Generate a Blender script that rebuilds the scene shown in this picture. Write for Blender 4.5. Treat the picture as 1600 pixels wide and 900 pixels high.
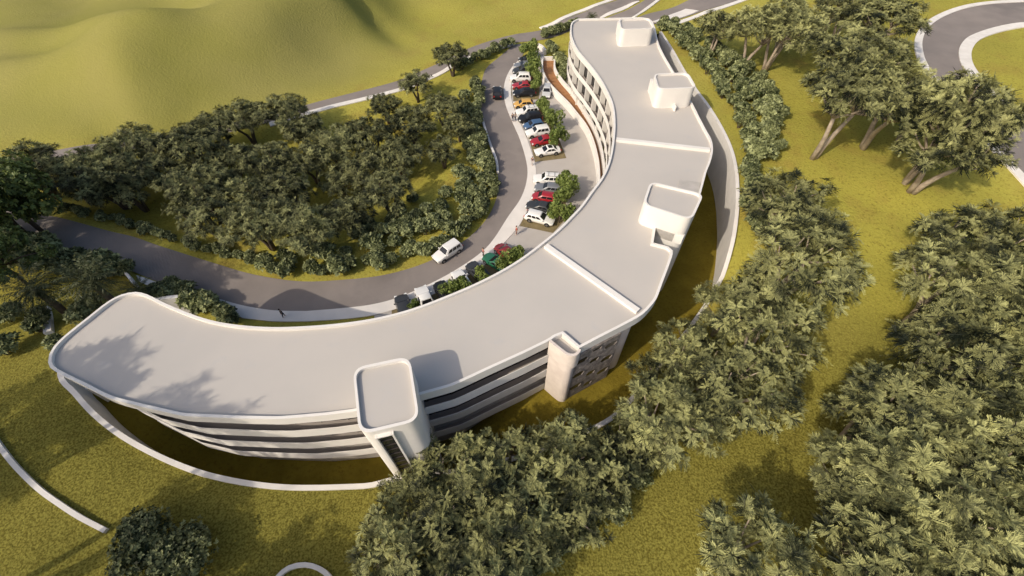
import bpy, bmesh, math, random
import numpy as np
from mathutils import Vector, Matrix
from mathutils.geometry import delaunay_2d_cdt

R = math.radians
random.seed(7); rng = np.random.default_rng(7)
for o in list(bpy.data.objects): bpy.data.objects.remove(o)
S = bpy.context.scene
COL = S.collection

# ------------------------------------------------------------------ camera, sky, sun, exposure
CAM_H, PITCH, FPX = 48.0, R(51.6), 690.0
cd = bpy.data.cameras.new('camera'); cam = bpy.data.objects.new('camera', cd); COL.objects.link(cam)
cam.location = (0, 0, CAM_H); cam.rotation_euler = (math.pi/2 - PITCH, 0, 0)
cd.sensor_width = 36; cd.lens = 36*FPX/1600; cd.clip_start = .5; cd.clip_end = 4000
S.camera = cam
SUN_EL, SUN_DIR = R(37), R(39)            # shadows run 39 deg from +x towards +y
W = bpy.data.worlds.new('World'); S.world = W; W.use_nodes = True
nt = W.node_tree; bg = nt.nodes['Background']
sky = nt.nodes.new('ShaderNodeTexSky'); sky.sky_type = 'NISHITA'; sky.sun_disc = False
sky.sun_elevation = SUN_EL; sky.sun_rotation = R(90) + (SUN_DIR + math.pi - math.pi) * -1 + math.pi
sky.air_density = 1.0; sky.dust_density = 4.0; sky.ozone_density = 1.0
nt.links.new(sky.outputs[0], bg.inputs[0]); bg.inputs[1].default_value = 0.132
sl = bpy.data.lights.new('sun', 'SUN'); sun = bpy.data.objects.new('sun', sl); COL.objects.link(sun)
sl.energy = 2.7; sl.angle = R(.6); sl.color = (1, .90, .75)
sd = Vector((math.cos(SUN_DIR)*math.cos(SUN_EL), math.sin(SUN_DIR)*math.cos(SUN_EL), -math.sin(SUN_EL)))
sun.rotation_euler = sd.to_track_quat('-Z', 'Y').to_euler(); sun.location = (-60, -50, 90)
vs = S.view_settings; vs.view_transform = 'Standard'; vs.look = 'None'; vs.exposure = 0.27; vs.gamma = 1
vs.use_curve_mapping = False

# ------------------------------------------------------------------ helpers
FW = np.array((0, math.cos(PITCH), -math.sin(PITCH))); UPV = np.array((0, math.sin(PITCH), math.cos(PITCH)))
def P(px, py, z=0.0):
    """the point at height z that the photograph shows at pixel px, py"""
    d = np.array(((px-800)/FPX, 0, 0)) + UPV*((450-py)/FPX) + FW
    t = (z-CAM_H)/d[2]
    return np.array((d[0]*t, d[1]*t))

def tag(o, label=None, cat=None, group=None, kind=None):
    if label: o['label'] = label
    if cat: o['category'] = cat
    if group: o['group'] = group
    if kind: o['kind'] = kind
    return o
def empty(name, loc=(0, 0, 0), rz=0, label=None, cat=None, group=None):
    o = bpy.data.objects.new(name, None); COL.objects.link(o); o.location = loc; o.rotation_euler = (0, 0, rz)
    return tag(o, label, cat, group)
def copy_tree(o, parent=None):
    c = o.copy(); COL.objects.link(c)
    if parent is not None: c.parent = parent
    for ch in o.children: copy_tree(ch, c)
    return c

class MB:
    def __init__(self): self.v = []; self.f = []; self.n = 0
    def add(self, V, F):
        V = np.asarray(V, float).reshape(-1, 3); self.v.append(V)
        self.f += [tuple(i+self.n for i in f) for f in F]; self.n += len(V); return self
    def box(self, c, s, rz=0, rot=None):
        x, y, z = [a/2 for a in s]
        V = np.array([(-x,-y,-z),(x,-y,-z),(x,y,-z),(-x,y,-z),(-x,-y,z),(x,-y,z),(x,y,z),(-x,y,z)])
        if rot is not None: V = V @ np.array(rot).T
        elif rz: cs, sn = math.cos(rz), math.sin(rz); V = V @ np.array([[cs, sn, 0], [-sn, cs, 0], [0, 0, 1]])
        return self.add(V+np.array(c), [(3,2,1,0),(4,5,6,7),(0,1,5,4),(1,2,6,5),(2,3,7,6),(3,0,4,7)])
    def tube(self, pts, rad, n=8, cap=True):
        pts = np.asarray(pts, float); m = len(pts); rad = np.broadcast_to(np.asarray(rad, float), (m,))
        V = []
        for i in range(m):
            t = pts[min(i+1, m-1)]-pts[max(i-1, 0)]; t = t/(np.linalg.norm(t)+1e-9)
            a = np.cross(t, (0, 0, 1) if abs(t[2]) < .9 else (1, 0, 0)); a /= np.linalg.norm(a); b = np.cross(t, a)
            for k in range(n):
                q = 2*math.pi*k/n; V.append(pts[i]+rad[i]*(a*math.cos(q)+b*math.sin(q)))
        F = [(i*n+k, i*n+(k+1) % n, (i+1)*n+(k+1) % n, (i+1)*n+k) for i in range(m-1) for k in range(n)]
        if cap: F += [tuple(range(n))[::-1], tuple((m-1)*n+k for k in range(n))]
        return self.add(V, F)
    def prism(self, poly, z0, z1, cap_bottom=True, cap_top=True):
        poly = np.asarray(poly); n = len(poly)
        V = [(x, y, z0) for x, y in poly]+[(x, y, z1) for x, y in poly]
        F = [(i, (i+1) % n, n+(i+1) % n, n+i) for i in range(n)]
        if cap_bottom: F.append(tuple(range(n))[::-1])
        if cap_top: F.append(tuple(range(n, 2*n)))
        return self.add(V, F)
    def build(self, name, mat, parent=None, smooth=False, fixn=True):
        me = bpy.data.meshes.new(name)
        V = np.concatenate(self.v) if self.v else np.zeros((0, 3))
        me.from_pydata(V.tolist(), [], self.f)
        if fixn:
            bm = bmesh.new(); bm.from_mesh(me); bmesh.ops.recalc_face_normals(bm, faces=bm.faces); bm.to_mesh(me); bm.free()
        if smooth is True: me.polygons.foreach_set('use_smooth', [True]*len(me.polygons))
        elif smooth:
            me.polygons.foreach_set('use_smooth', [True]*len(me.polygons)); me.set_sharp_from_angle(angle=R(smooth))
        me.materials.append(mat)
        o = bpy.data.objects.new(name, me); COL.objects.link(o)
        if parent is not None: o.parent = parent
        return o

def catmull(pts, step=1.0, closed=False):
    pts = [np.asarray(p, float) for p in pts]; n = len(pts); out = []
    for i in range(n if closed else n-1):
        p1, p2 = pts[i], pts[(i+1) % n]
        p0 = pts[i-1] if (i > 0 or closed) else 2*p1-p2
        p3 = pts[(i+2) % n] if (i+2 < n or closed) else 2*p2-p1
        k = max(1, int(np.linalg.norm((p2-p1)[:2])/step+.5))
        d0, d1, d2 = [max(np.linalg.norm(b-a), 1e-3)**.5 for a, b in ((p0, p1), (p1, p2), (p2, p3))]
        m1 = ((p1-p0)/d0-(p2-p0)/(d0+d1)+(p2-p1)/d1)*d1; m2 = ((p2-p1)/d1-(p3-p1)/(d1+d2)+(p3-p2)/d2)*d1
        for j in range(k):
            t = j/k; t2, t3 = t*t, t*t*t
            out.append((2*t3-3*t2+1)*p1+(t3-2*t2+t)*m1+(-2*t3+3*t2)*p2+(t3-t2)*m2)
    if not closed: out.append(pts[-1])
    return np.array(out)
def resample(pl, n):
    pl = np.asarray(pl); d = np.r_[0, np.cumsum(np.linalg.norm(np.diff(pl[:, :2], axis=0), axis=1))]
    s = np.linspace(0, d[-1], n)
    return np.stack([np.interp(s, d, pl[:, k]) for k in range(pl.shape[1])], 1)
def offset(poly, d, closed=True):
    """moves a clockwise outline outwards by d (inwards if negative)"""
    poly = np.asarray(poly)[:, :2]
    nx, pv = np.roll(poly, -1, 0), np.roll(poly, 1, 0)
    if not closed: nx[-1] = 2*poly[-1]-poly[-2]; pv[0] = 2*poly[0]-poly[1]
    e1, e2 = poly-pv, nx-poly
    n1 = np.stack([-e1[:, 1], e1[:, 0]], 1); n2 = np.stack([-e2[:, 1], e2[:, 0]], 1)
    n1 /= np.linalg.norm(n1, axis=1)[:, None]+1e-9; n2 /= np.linalg.norm(n2, axis=1)[:, None]+1e-9
    n = n1+n2; n /= np.linalg.norm(n, axis=1)[:, None]+1e-9
    k = 1/np.clip((n*n1).sum(1), .6, 1)
    return poly+n*(k*d)[:, None]
def rrect(c4, r=1.0, n=5):
    """four corners in order -> rounded outline"""
    out = []; c4 = [np.asarray(c) for c in c4]
    for i in range(4):
        c, a, b = c4[i], c4[i-1], c4[(i+1) % 4]
        u = (a-c)/np.linalg.norm(a-c); w = (b-c)/np.linalg.norm(b-c)
        p, q = c+u*r, c+w*r
        for j in range(n+1):
            t = j/n; out.append((1-t)**2*p+2*t*(1-t)*c+t*t*q)
    return np.array(out)

# ------------------------------------------------------------------ materials
def mat(name, base, rough=.8, vary=None, scale=1.0, bump=0, bscale=20, metallic=0, coat=0, detail=4, spec=.3, extra=None):
    m = bpy.data.materials.new(name); m.use_nodes = True; t = m.node_tree; b = t.nodes['Principled BSDF']
    b.inputs['Base Color'].default_value = (*base, 1); b.inputs['Roughness'].default_value = rough
    b.inputs['Metallic'].default_value = metallic; b.inputs['Coat Weight'].default_value = coat
    b.inputs['Specular IOR Level'].default_value = spec
    tc = t.nodes.new('ShaderNodeTexCoord')
    def noise(sc, det=4, rgh=.55):
        n = t.nodes.new('ShaderNodeTexNoise'); n.inputs['Scale'].default_value = sc; n.inputs['Detail'].default_value = det
        n.inputs['Roughness'].default_value = rgh; t.links.new(tc.outputs['Object'], n.inputs['Vector']); return n
    def mix(a, bb, f):
        x = t.nodes.new('ShaderNodeMix'); x.data_type = 'RGBA'
        for s, v in ((x.inputs[6], a), (x.inputs[7], bb)):
            if isinstance(v, tuple): s.default_value = (*v, 1)
            else: t.links.new(v, s)
        if isinstance(f, (int, float)): x.inputs[0].default_value = f
        else: t.links.new(f, x.inputs[0])
        return x.outputs[2]
    def ramp(src, a, bb):
        r = t.nodes.new('ShaderNodeMapRange'); r.inputs[1].default_value = a; r.inputs[2].default_value = bb
        t.links.new(src, r.inputs[0]); return r.outputs[0]
    col = base
    if vary: col = mix(base, vary, ramp(noise(scale, detail).outputs[0], .35, .65))
    if extra:
        for c2, sc, a, bb in extra: col = mix(col, c2, ramp(noise(sc, 5, .6).outputs[0], a, bb))
    if not isinstance(col, tuple): t.links.new(col, b.inputs['Base Color'])
    if bump:
        bn = t.nodes.new('ShaderNodeBump'); bn.inputs['Strength'].default_value = bump; bn.inputs['Distance'].default_value = .15
        t.links.new(noise(bscale, 6, .65).outputs[0], bn.inputs['Height']); t.links.new(bn.outputs[0], b.inputs['Normal'])
    return m
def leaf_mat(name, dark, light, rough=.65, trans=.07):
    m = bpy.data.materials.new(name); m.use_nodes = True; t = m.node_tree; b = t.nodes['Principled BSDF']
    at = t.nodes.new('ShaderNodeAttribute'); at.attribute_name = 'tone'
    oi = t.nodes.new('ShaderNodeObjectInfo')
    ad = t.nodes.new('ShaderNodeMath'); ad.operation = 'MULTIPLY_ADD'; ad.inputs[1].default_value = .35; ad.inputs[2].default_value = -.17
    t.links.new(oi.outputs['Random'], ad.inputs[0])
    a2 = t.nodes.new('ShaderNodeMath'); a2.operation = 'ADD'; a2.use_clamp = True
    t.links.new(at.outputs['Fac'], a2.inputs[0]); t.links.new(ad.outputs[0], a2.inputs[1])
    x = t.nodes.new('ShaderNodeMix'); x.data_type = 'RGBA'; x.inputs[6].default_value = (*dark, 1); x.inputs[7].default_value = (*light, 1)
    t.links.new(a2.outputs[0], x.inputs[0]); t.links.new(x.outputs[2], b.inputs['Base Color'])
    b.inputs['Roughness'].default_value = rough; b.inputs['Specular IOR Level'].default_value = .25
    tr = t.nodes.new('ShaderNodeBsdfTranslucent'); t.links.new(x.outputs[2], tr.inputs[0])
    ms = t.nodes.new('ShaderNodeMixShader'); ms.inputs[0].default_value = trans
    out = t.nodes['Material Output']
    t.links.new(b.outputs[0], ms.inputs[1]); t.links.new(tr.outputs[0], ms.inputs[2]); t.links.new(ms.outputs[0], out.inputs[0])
    return m

M = {}
M['grass'] = mat('grass', (.362, .326, .058), .95, (.292, .268, .050), .055, bump=.9, bscale=2.2, spec=.05,
                 extra=[((.300, .232, .052), .16, .50, .70), ((.40, .355, .075), .028, .48, .66), ((.20, .160, .030), 2.6, .52, .70), ((.44, .375, .085), 5.0, .56, .72)])
def dry_hills(m):
    """the far slopes grow shorter, paler grass"""
    t = m.node_tree; b = t.nodes['Principled BSDF']; src = b.inputs['Base Color'].links[0].from_socket
    at = t.nodes.new('ShaderNodeAttribute'); at.attribute_name = 'dry'
    n = t.nodes.new('ShaderNodeTexNoise'); n.inputs['Scale'].default_value = .035; n.inputs['Detail'].default_value = 6
    tc = t.nodes.new('ShaderNodeTexCoord'); t.links.new(tc.outputs['Object'], n.inputs['Vector'])
    x = t.nodes.new('ShaderNodeMix'); x.data_type = 'RGBA'; x.inputs[6].default_value = (.242, .228, .057, 1); x.inputs[7].default_value = (.268, .244, .074, 1)
    r = t.nodes.new('ShaderNodeMapRange'); r.inputs[1].default_value = .4; r.inputs[2].default_value = .6; t.links.new(n.outputs[0], r.inputs[0]); t.links.new(r.outputs[0], x.inputs[0])
    y = t.nodes.new('ShaderNodeMix'); y.data_type = 'RGBA'; t.links.new(at.outputs['Fac'], y.inputs[0]); t.links.new(src, y.inputs[6]); t.links.new(x.outputs[2], y.inputs[7])
    # near grass: blades shading one another, put in as darker, browner colour
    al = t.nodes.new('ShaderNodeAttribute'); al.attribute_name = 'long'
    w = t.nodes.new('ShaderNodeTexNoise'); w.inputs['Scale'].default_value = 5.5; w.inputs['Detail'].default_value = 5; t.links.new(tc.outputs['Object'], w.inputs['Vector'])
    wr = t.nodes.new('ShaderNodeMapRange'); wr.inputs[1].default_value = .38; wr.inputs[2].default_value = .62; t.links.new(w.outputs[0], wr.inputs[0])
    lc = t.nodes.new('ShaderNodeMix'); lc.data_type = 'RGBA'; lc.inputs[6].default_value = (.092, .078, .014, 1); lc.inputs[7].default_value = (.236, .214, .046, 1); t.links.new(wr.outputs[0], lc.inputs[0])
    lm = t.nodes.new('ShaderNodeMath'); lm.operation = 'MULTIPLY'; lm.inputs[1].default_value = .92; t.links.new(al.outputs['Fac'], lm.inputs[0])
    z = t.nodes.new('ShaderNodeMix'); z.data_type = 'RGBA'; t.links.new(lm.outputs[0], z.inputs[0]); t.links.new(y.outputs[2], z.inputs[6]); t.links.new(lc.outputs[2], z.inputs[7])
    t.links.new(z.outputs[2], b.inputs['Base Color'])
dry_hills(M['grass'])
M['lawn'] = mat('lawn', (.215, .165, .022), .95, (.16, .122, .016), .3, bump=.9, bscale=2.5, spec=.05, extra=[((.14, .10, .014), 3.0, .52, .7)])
M['asphalt'] = mat('asphalt', (.215, .186, .168), .9, (.245, .212, .19), .25, bump=.15, bscale=30, spec=.2,
                   extra=[((.175, .152, .14), .09, .55, .72)])
M['pavement'] = mat('pavement', (.70, .655, .60), .85, (.64, .60, .55), .5, bump=.05, bscale=14)
M['kerb'] = mat('kerb', (.74, .70, .64), .85, (.66, .62, .56), .8)
M['plaza'] = mat('plaza', (.43, .395, .36), .85, (.40, .365, .33), .35, bump=.05, bscale=9)
M['bay'] = mat('bay_gravel', (.21, .165, .085), .95, (.16, .125, .06), 1.6, bump=.4, bscale=12)
M['white'] = mat('white_render', (.73, .695, .64), .75, (.685, .65, .60), .35, bump=.03, bscale=8, extra=[((.66, .62, .56), .9, .60, .82)])
M['roof'] = mat('roof_membrane', (.485, .447, .402), .8, (.46, .426, .386), .16, bump=.03, bscale=6, extra=[((.45, .425, .40), .5, .58, .8)])
M['wallw'] = mat('retaining_wall_render', (.74, .70, .65), .85, (.67, .635, .59), .5, bump=.06, bscale=6, extra=[((.6, .56, .50), .7, .62, .85)])
M['glass'] = mat('dark_glass', (.016, .016, .018), .12, spec=.5)
M['frame'] = mat('dark_frame', (.05, .04, .035), .5)
M['soffit'] = mat('soffit', (.35, .31, .28), .9)
M['concrete'] = mat('concrete', (.48, .44, .40), .9, (.40, .37, .33), .8, bump=.1, bscale=6)
M['deck'] = mat('timber_deck', (.34, .165, .07), .7, (.27, .125, .05), 1.2, bump=.1, bscale=9)
M['stone'] = mat('stone_cladding', (.27, .235, .21), .9, (.12, .104, .094), 1.6, bump=.7, bscale=3.2, extra=[((.40, .35, .31), 2.6, .58, .68)])
M['stone_trim'] = mat('stone_trim', (.27, .235, .205), .9, (.2, .17, .15), 1.5)
M['pillar'] = mat('rendered_pillar', (.68, .60, .53), .85, (.58, .50, .44), .7, bump=.1, bscale=5)
M['bark'] = mat('bark', (.40, .33, .245), .9, (.27, .215, .16), 1.5, bump=.5, bscale=5)
M['bark_dark'] = mat('dark_bark', (.12, .09, .065), .9, (.08, .06, .045), 2, bump=.4, bscale=8)
M['cedar'] = leaf_mat('cypress_foliage', (.008, .012, .005), (.415, .415, .165))
M['cedar2'] = leaf_mat('dark_cypress_foliage', (.007, .011, .004), (.320, .325, .135))
M['bush'] = leaf_mat('bush_foliage', (.020, .032, .009), (.345, .37, .165), .5, .15)
M['fresh'] = leaf_mat('fresh_foliage', (.075, .115, .022), (.290, .350, .095), .6, .3)
M['fresh_dark'] = leaf_mat('broadleaf_foliage', (.028, .045, .012), (.215, .265, .075), .5, .2)
M['palm'] = leaf_mat('palm_foliage', (.045, .055, .022), (.12, .13, .06), .5)
M['rubble'] = mat('rubble', (.13, .11, .10), .95, (.07, .06, .055), .9, bump=.5, bscale=4)
M['tyre'] = mat('tyre', (.02, .02, .02), .9)
M['rim'] = mat('rim', (.35, .35, .36), .35, metallic=.8)
M['lamp'] = mat('headlamp', (.75, .75, .72), .15, spec=.6)
M['tail'] = mat('tail_lamp', (.35, .02, .015), .25)
M['plastic'] = mat('black_plastic', (.03, .03, .032), .6)
M['skin'] = mat('skin', (.45, .28, .19), .6)
M['hair'] = mat('hair', (.03, .02, .015), .6)

# ------------------------------------------------------------------ terrain
WALL_PX = [(95,586,3.5),(118,615,3.5),(147,647,3.2),(190,681,2.6),(248,713,2.0),(305,736,1.5),(349,748,1.2),(407,758,.9),
  (460,762,.7),(535,761,.5),(582,758,.4),(619,748,.3),(720,735,.3),(830,708,.3),(945,660,.3),(972,639,.35),(1040,560,.5),
  (1102,478,1.0),(1116,454,1.8),(1128,433,2.8),(1137,406,4.2),(1146,370,5.5),(1152,319,6.5),(1152,295,6.8),(1150,267,7),
  (1142,233,7),(1127,200,7),(1107,167,7),(1087,140,7),(1068,110,7),(1050,78,7),(1032,50,7)]
wall_pts = [np.r_[P(x, y, z), z] for x, y, z in WALL_PX]
wall_pts = [np.array((-42.5, 35.0, 2.2)), np.array((-48.5, 33.0, 3.0)), np.array((-52.0, 28.0, 3.5))]+wall_pts
WALL = catmull(wall_pts, 1.0)
CTRL = [(800,80,0),(700,110,-.5),(600,140,-1),(500,165,-1),(400,185,-1),(850,50,.3),(900,30,.8),(960,8,1.5),(1010,5,2.5),(1060,32,4),(1120,10,4.5),
  (760,150,0),(790,250,0),(800,330,0),(700,400,0),(560,450,0),(450,465,.2),(330,440,.6),(200,395,1.6),(75,355,2.8),(0,330,3),
  (700,200,-1),(640,250,-2),(560,300,-2.4),(480,330,-2.2),(400,300,-2.4),(300,330,-1.2),(600,220,-2.2),(500,230,-2.6),(400,240,-2.6),(250,280,-1.2),(150,300,.6),(60,300,1.5),(300,230,-2),(100,235,0),
  (640,380,-.4),(500,410,-.2),(380,400,.1),(200,200,-1),(400,120,-1),(650,60,0),
  (50,520,3.4),(20,640,3.2),(60,760,2.4),(180,860,1.2),(30,860,2.2),(300,820,1.0),(450,860,.5),(600,860,.2),(20,440,3.4),(120,450,2.6),
  (760,800,.2),(900,800,.3),(1050,740,.6),(1000,860,.4),(1180,800,1.0),(1180,660,1.2),(1250,500,3.6),(1220,400,5.2),(1220,300,6.5),(1200,200,7),
  (1150,120,6.8),(1271,247,7),(1350,320,6),(1413,286,6.8),(1380,430,4.6),(1380,520,3.4),(1500,450,4.4),(1500,650,2.4),(1580,800,1.4),(1400,800,1.0),
  (1590,560,3.4),(1500,110,7.6),(1580,220,7.4),(1560,80,7.6),(1450,40,7.2),(1350,40,6.8),(1250,30,6.2),(1590,20,7.6),(1180,30,5.4),(1450,380,5.4)]
cpts = [np.r_[P(x, y, z), z] for x, y, z in CTRL]+[np.r_[w[:2], w[2]-.12] for w in WALL[::3]]
cpts = np.array(cpts)
PLZ = np.array([P(*p) for p in ((800,85),(812,110),(815,140),(825,180),(850,230),(862,280),(850,320),(810,372),(740,425),(660,465),(560,485),(460,492))])
def seg_dist(x, y, pl):
    d = np.full(np.shape(x), 1e9)
    for a, b in zip(pl[:-1], pl[1:]):
        ab = b-a; t = np.clip(((x-a[0])*ab[0]+(y-a[1])*ab[1])/(ab@ab), 0, 1)
        d = np.minimum(d, np.hypot(x-a[0]-t*ab[0], y-a[1]-t*ab[1]))
    return d
BACKROAD = np.array([P(x, y) for x, y in ((-300,280),(200,240),(480,168),(617,130),(740,76),(850,45),(960,8),(1060,-30))])
def sstep(a, b, x):
    t = np.clip((x-a)/(b-a), 0, 1); return t*t*(3-2*t)
def ridge(x, y, pl, w, h, skew=1.0):
    """a soft ridge of height h along a line"""
    return h*np.exp(-(seg_dist(x, y, pl)/w)**2)
R1 = np.array([P(300,150),P(430,95),P(500,45),P(545,-5),P(600,-90)])
R2 = np.array([P(-300,90),P(60,88),P(200,92),P(290,112)])
R3 = np.array([P(-300,130),P(0,140),P(120,146),P(230,160)])
GRV = np.array([P(500,-20),P(530,16),P(560,36),P(605,56),P(645,78),P(690,92)])
R4 = np.array([P(700,-60),P(800,-90),P(900,-120)])
def height(x, y):
    x = np.asarray(x, float); y = np.asarray(y, float)
    shp = x.shape; xf, yf = x.ravel(), y.ravel(); out = np.zeros(len(xf))
    for i in range(0, len(xf), 4000):
        d2 = (xf[i:i+4000, None]-cpts[:, 0])**2+(yf[i:i+4000, None]-cpts[:, 1])**2
        w = 1/(d2+16)**2.2; out[i:i+4000] = (w*cpts[:, 2]).sum(1)/w.sum(1)
    h = out.reshape(shp)
    m = 1-sstep(13, 24, seg_dist(x, y, PLZ)); h = h*(1-m)
    far = sstep(0, 28, seg_dist(x, y, BACKROAD)-4)*sstep(-4, 4, y-np.interp(x, BACKROAD[:, 0], BACKROAD[:, 1]))
    d = seg_dist(x, y, R1)
    side = x-np.interp(y, R1[:, 1], R1[:, 0])
    ds = np.sqrt(d*d+3)-1.7; hh = 12.5*np.where(side > 0, np.exp(-(ds/12)**1.6), np.exp(-(ds/36)**1.6))-2.4*np.exp(-(seg_dist(x, y, GRV)/3.5)**2)
    hh = hh+ridge(x, y, R2, 7, 2.6)+ridge(x, y, R3, 6, 2.0)+ridge(x, y, R4, 18, 5)
    hh = hh+.9*np.sin(x*.09+1.3*np.sin(y*.05))*np.sin(y*.11+.6)+.5*np.sin(x*.21+y*.13)
    big = sstep(60, 420, np.hypot(x, y-120))*26*(.6+.4*np.sin(x*.011)*np.cos(y*.013))
    return h+far*hh+big*sstep(150, 300, np.hypot(x, y-60))
def G(px, py, dz=0):
    """where the ray of a pixel meets the ground (dz above it)"""
    z = 0.
    for _ in range(14):
        p = P(px, py, z+dz); z = .5*z+.5*float(height(p[0], p[1]))
    return np.array((p[0], p[1], z))

def floor_z(x, y):
    """the sunken lawn dips in front of the west half"""
    return -.6-3.9*sstep(-47, -33, x)*(1-sstep(-8, 3, x))
# ------------------------------------------------------------------ the building's outline
ZP, ZR, ZF = 10.5, 10.15, -.5        # parapet top, roof surface, lawn around the building
def PX(l, z=ZP): return [P(x, y, z) for x, y in l]
tower_px = [[(551,575),(640,556),(656,657),(561,680)], [(966,29.5),(1015,27.5),(1024,44),(970,46)],
            [(1021,115),(1075,113),(1089,137),(1028,139)], [(1016,283),(1100,303),(1081,344),(1004,319)]]
ZT = [13.6, 13.3, 13.4, 13.3]
tower = [[P(x, y, z) for x, y in q] for q, z in zip(tower_px, ZT)]
def smooth(l): return [tuple(p) for p in catmull(PX(l), .8)]
inner_px = [(75,566),(77,553),(84,541),(100,525),(135,497),(170,470),(190,460),(212,456),(230,460),(250,470),(287,486),(325,499),(360,506),(400,510),
  (440,511),(500,508),(540,504),(580,498),(620,489),(656,478),(700,461),(740,444),(780,424),(810,406),(840,384),(873,357),(890,340),
  (907,322),(923,300),(940,277),(951,252),(957,222),(959,190),(956,163),(948,143),(937,123),(920,100),(903,80),(894,63),(891,48),(894,34),(903,29)]
top_px = [(903,29),(950,28),(1007,27.5),(1017,31),(1024,44)]
right1 = [(1024,44),(1031,72),(1053,112),(1075,148),(1095,187),(1103,202),(1112,219),(1114,234),(1111,250),(1104,268)]
right2 = [(1044,385),(1051,391),(1051,397),(1047,410),(1035,442),(1026,466),(1017,478),(1004,491),(978,506),(939,526),(905,544)]
south = [(905,544),(879,521.5),(866,526.5),(861,531),(820,551),(767,575),(720,597),(703,604),(656,617),(554,643),(507,649),(460,653),(433,655),(378,654),(285,650),(219,635),(170,622),(132,603),(95,585),(78,574),(75,566)]
f_in = lambda q, a, b: np.asarray(q[a])*(1-b)+np.asarray(q[(a+1) % 4])*b
T3 = tower[3]
nFR = T3[2]+(T3[3]-T3[2])*.02; nMid = T3[2]+(T3[3]-T3[2])*.60
S_IN = smooth(inner_px); S_TOP = smooth(top_px); S_R1 = smooth(right1); S_R2 = smooth(right2); S_S = [tuple(p) for p in np.concatenate([resample(np.array(PX(south[:4])), 30), resample(np.array(PX(south[3:16])), 70)[1:], np.array(smooth(south[15:]))[1:]])]
mid_r = [tuple(T3[1]*.9+T3[2]*.1), tuple(nFR), tuple(nMid), tuple(P(1021,379,ZP))]
def dedupe(l):
    o = []
    for p in l:
        if not o or math.hypot(p[0]-o[-1][0], p[1]-o[-1][1]) > .15: o.append(p)
    if math.hypot(o[0][0]-o[-1][0], o[0][1]-o[-1][1]) < .15: o.pop()
    return np.array(o)
ROOF = dedupe(S_IN+S_TOP[1:]+S_R1[1:]+mid_r+S_R2+S_S)
# the storeys below: no notch, and stopping short of the cantilevered west end
in_low = [(150,487)]+inner_px[6:]
low_r = right1[:-3]+[(1094,250),(1072,275),(1046,318),(1016,385),(996,440),(980,478),(972,500),(968,511),(940,525),(901,546)]
LOW = dedupe([tuple(P(150, 500, ZP))]+smooth(inner_px[8:])+S_TOP[1:]+smooth(low_r)[1:]+[tuple(p) for p in resample(np.array(PX(south[3:16])), 70)]+[tuple(P(140,596,ZP))])

# ------------------------------------------------------------------ ground sheet and lawn inside the retaining wall
inner_edge = offset(np.array(smooth(inner_px[9:])), -1.2, closed=False)
ring = [tuple(w[:2]) for w in WALL]+[tuple(P(1000, 40, ZP))]+[tuple(p) for p in inner_edge[::-3]]
def grid(x0, x1, y0, y1, s, hole=None):
    X, Y = np.meshgrid(np.arange(x0, x1+.1, s), np.arange(y0, y1+.1, s)); X = X.ravel(); Y = Y.ravel()
    if hole:
        k = ~((X > hole[0]-s*.4) & (X < hole[1]+s*.4) & (Y > hole[2]-s*.4) & (Y < hole[3]+s*.4)); X = X[k]; Y = Y[k]
    return np.stack([X, Y], 1)
gp = np.concatenate([grid(-120, 130, -8, 172, 2.0), grid(-264, 276, -80, 304, 8, (-120, 130, -8, 172)), grid(-1400, 1400, -900, 1700, 65, (-264, 276, -80, 304))])
gp = gp+rng.uniform(-.05, .05, gp.shape)
vin = [Vector(p) for p in ring]+[Vector(p) for p in gp]
cv, ce, cf, ov, oe, of = delaunay_2d_cdt(vin, [], [list(range(len(ring)))], 0, 1e-4, True)
CV = np.array([(v.x, v.y) for v in cv]); HZ = height(CV[:, 0], CV[:, 1])
def ground_mesh(name, faces, z, m):
    ids = sorted({i for f in faces for i in f}); mp = {k: i for i, k in enumerate(ids)}
    b = MB(); b.add(np.c_[CV[ids], z[ids]], [tuple(mp[i] for i in f) for f in faces])
    o = b.build(name, m, smooth=True)
    co = CV[ids]; dry = sstep(-2, 14, co[:, 1]-np.interp(co[:, 0], BACKROAD[:, 0], BACKROAD[:, 1]))
    dry = dry*(1-.8*sstep(-42, -14, co[:, 0]))
    near_shade = 1-sstep(14, 34, co[:, 1]-.12*np.abs(co[:, 0])); a = o.data.attributes.new('long', 'FLOAT', 'POINT'); a.data.foreach_set('value', near_shade.astype(np.float32))  # 'long' marks near grass that carries blade self-shading in its colour
    a = o.data.attributes.new('dry', 'FLOAT', 'POINT'); a.data.foreach_set('value', dry.astype(np.float32))
    return tag(o, kind='structure')
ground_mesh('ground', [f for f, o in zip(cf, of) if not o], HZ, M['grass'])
ground_mesh('lawn', [f for f, o in zip(cf, of) if o], floor_z(CV[:, 0], CV[:, 1]), M['lawn'])

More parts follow.
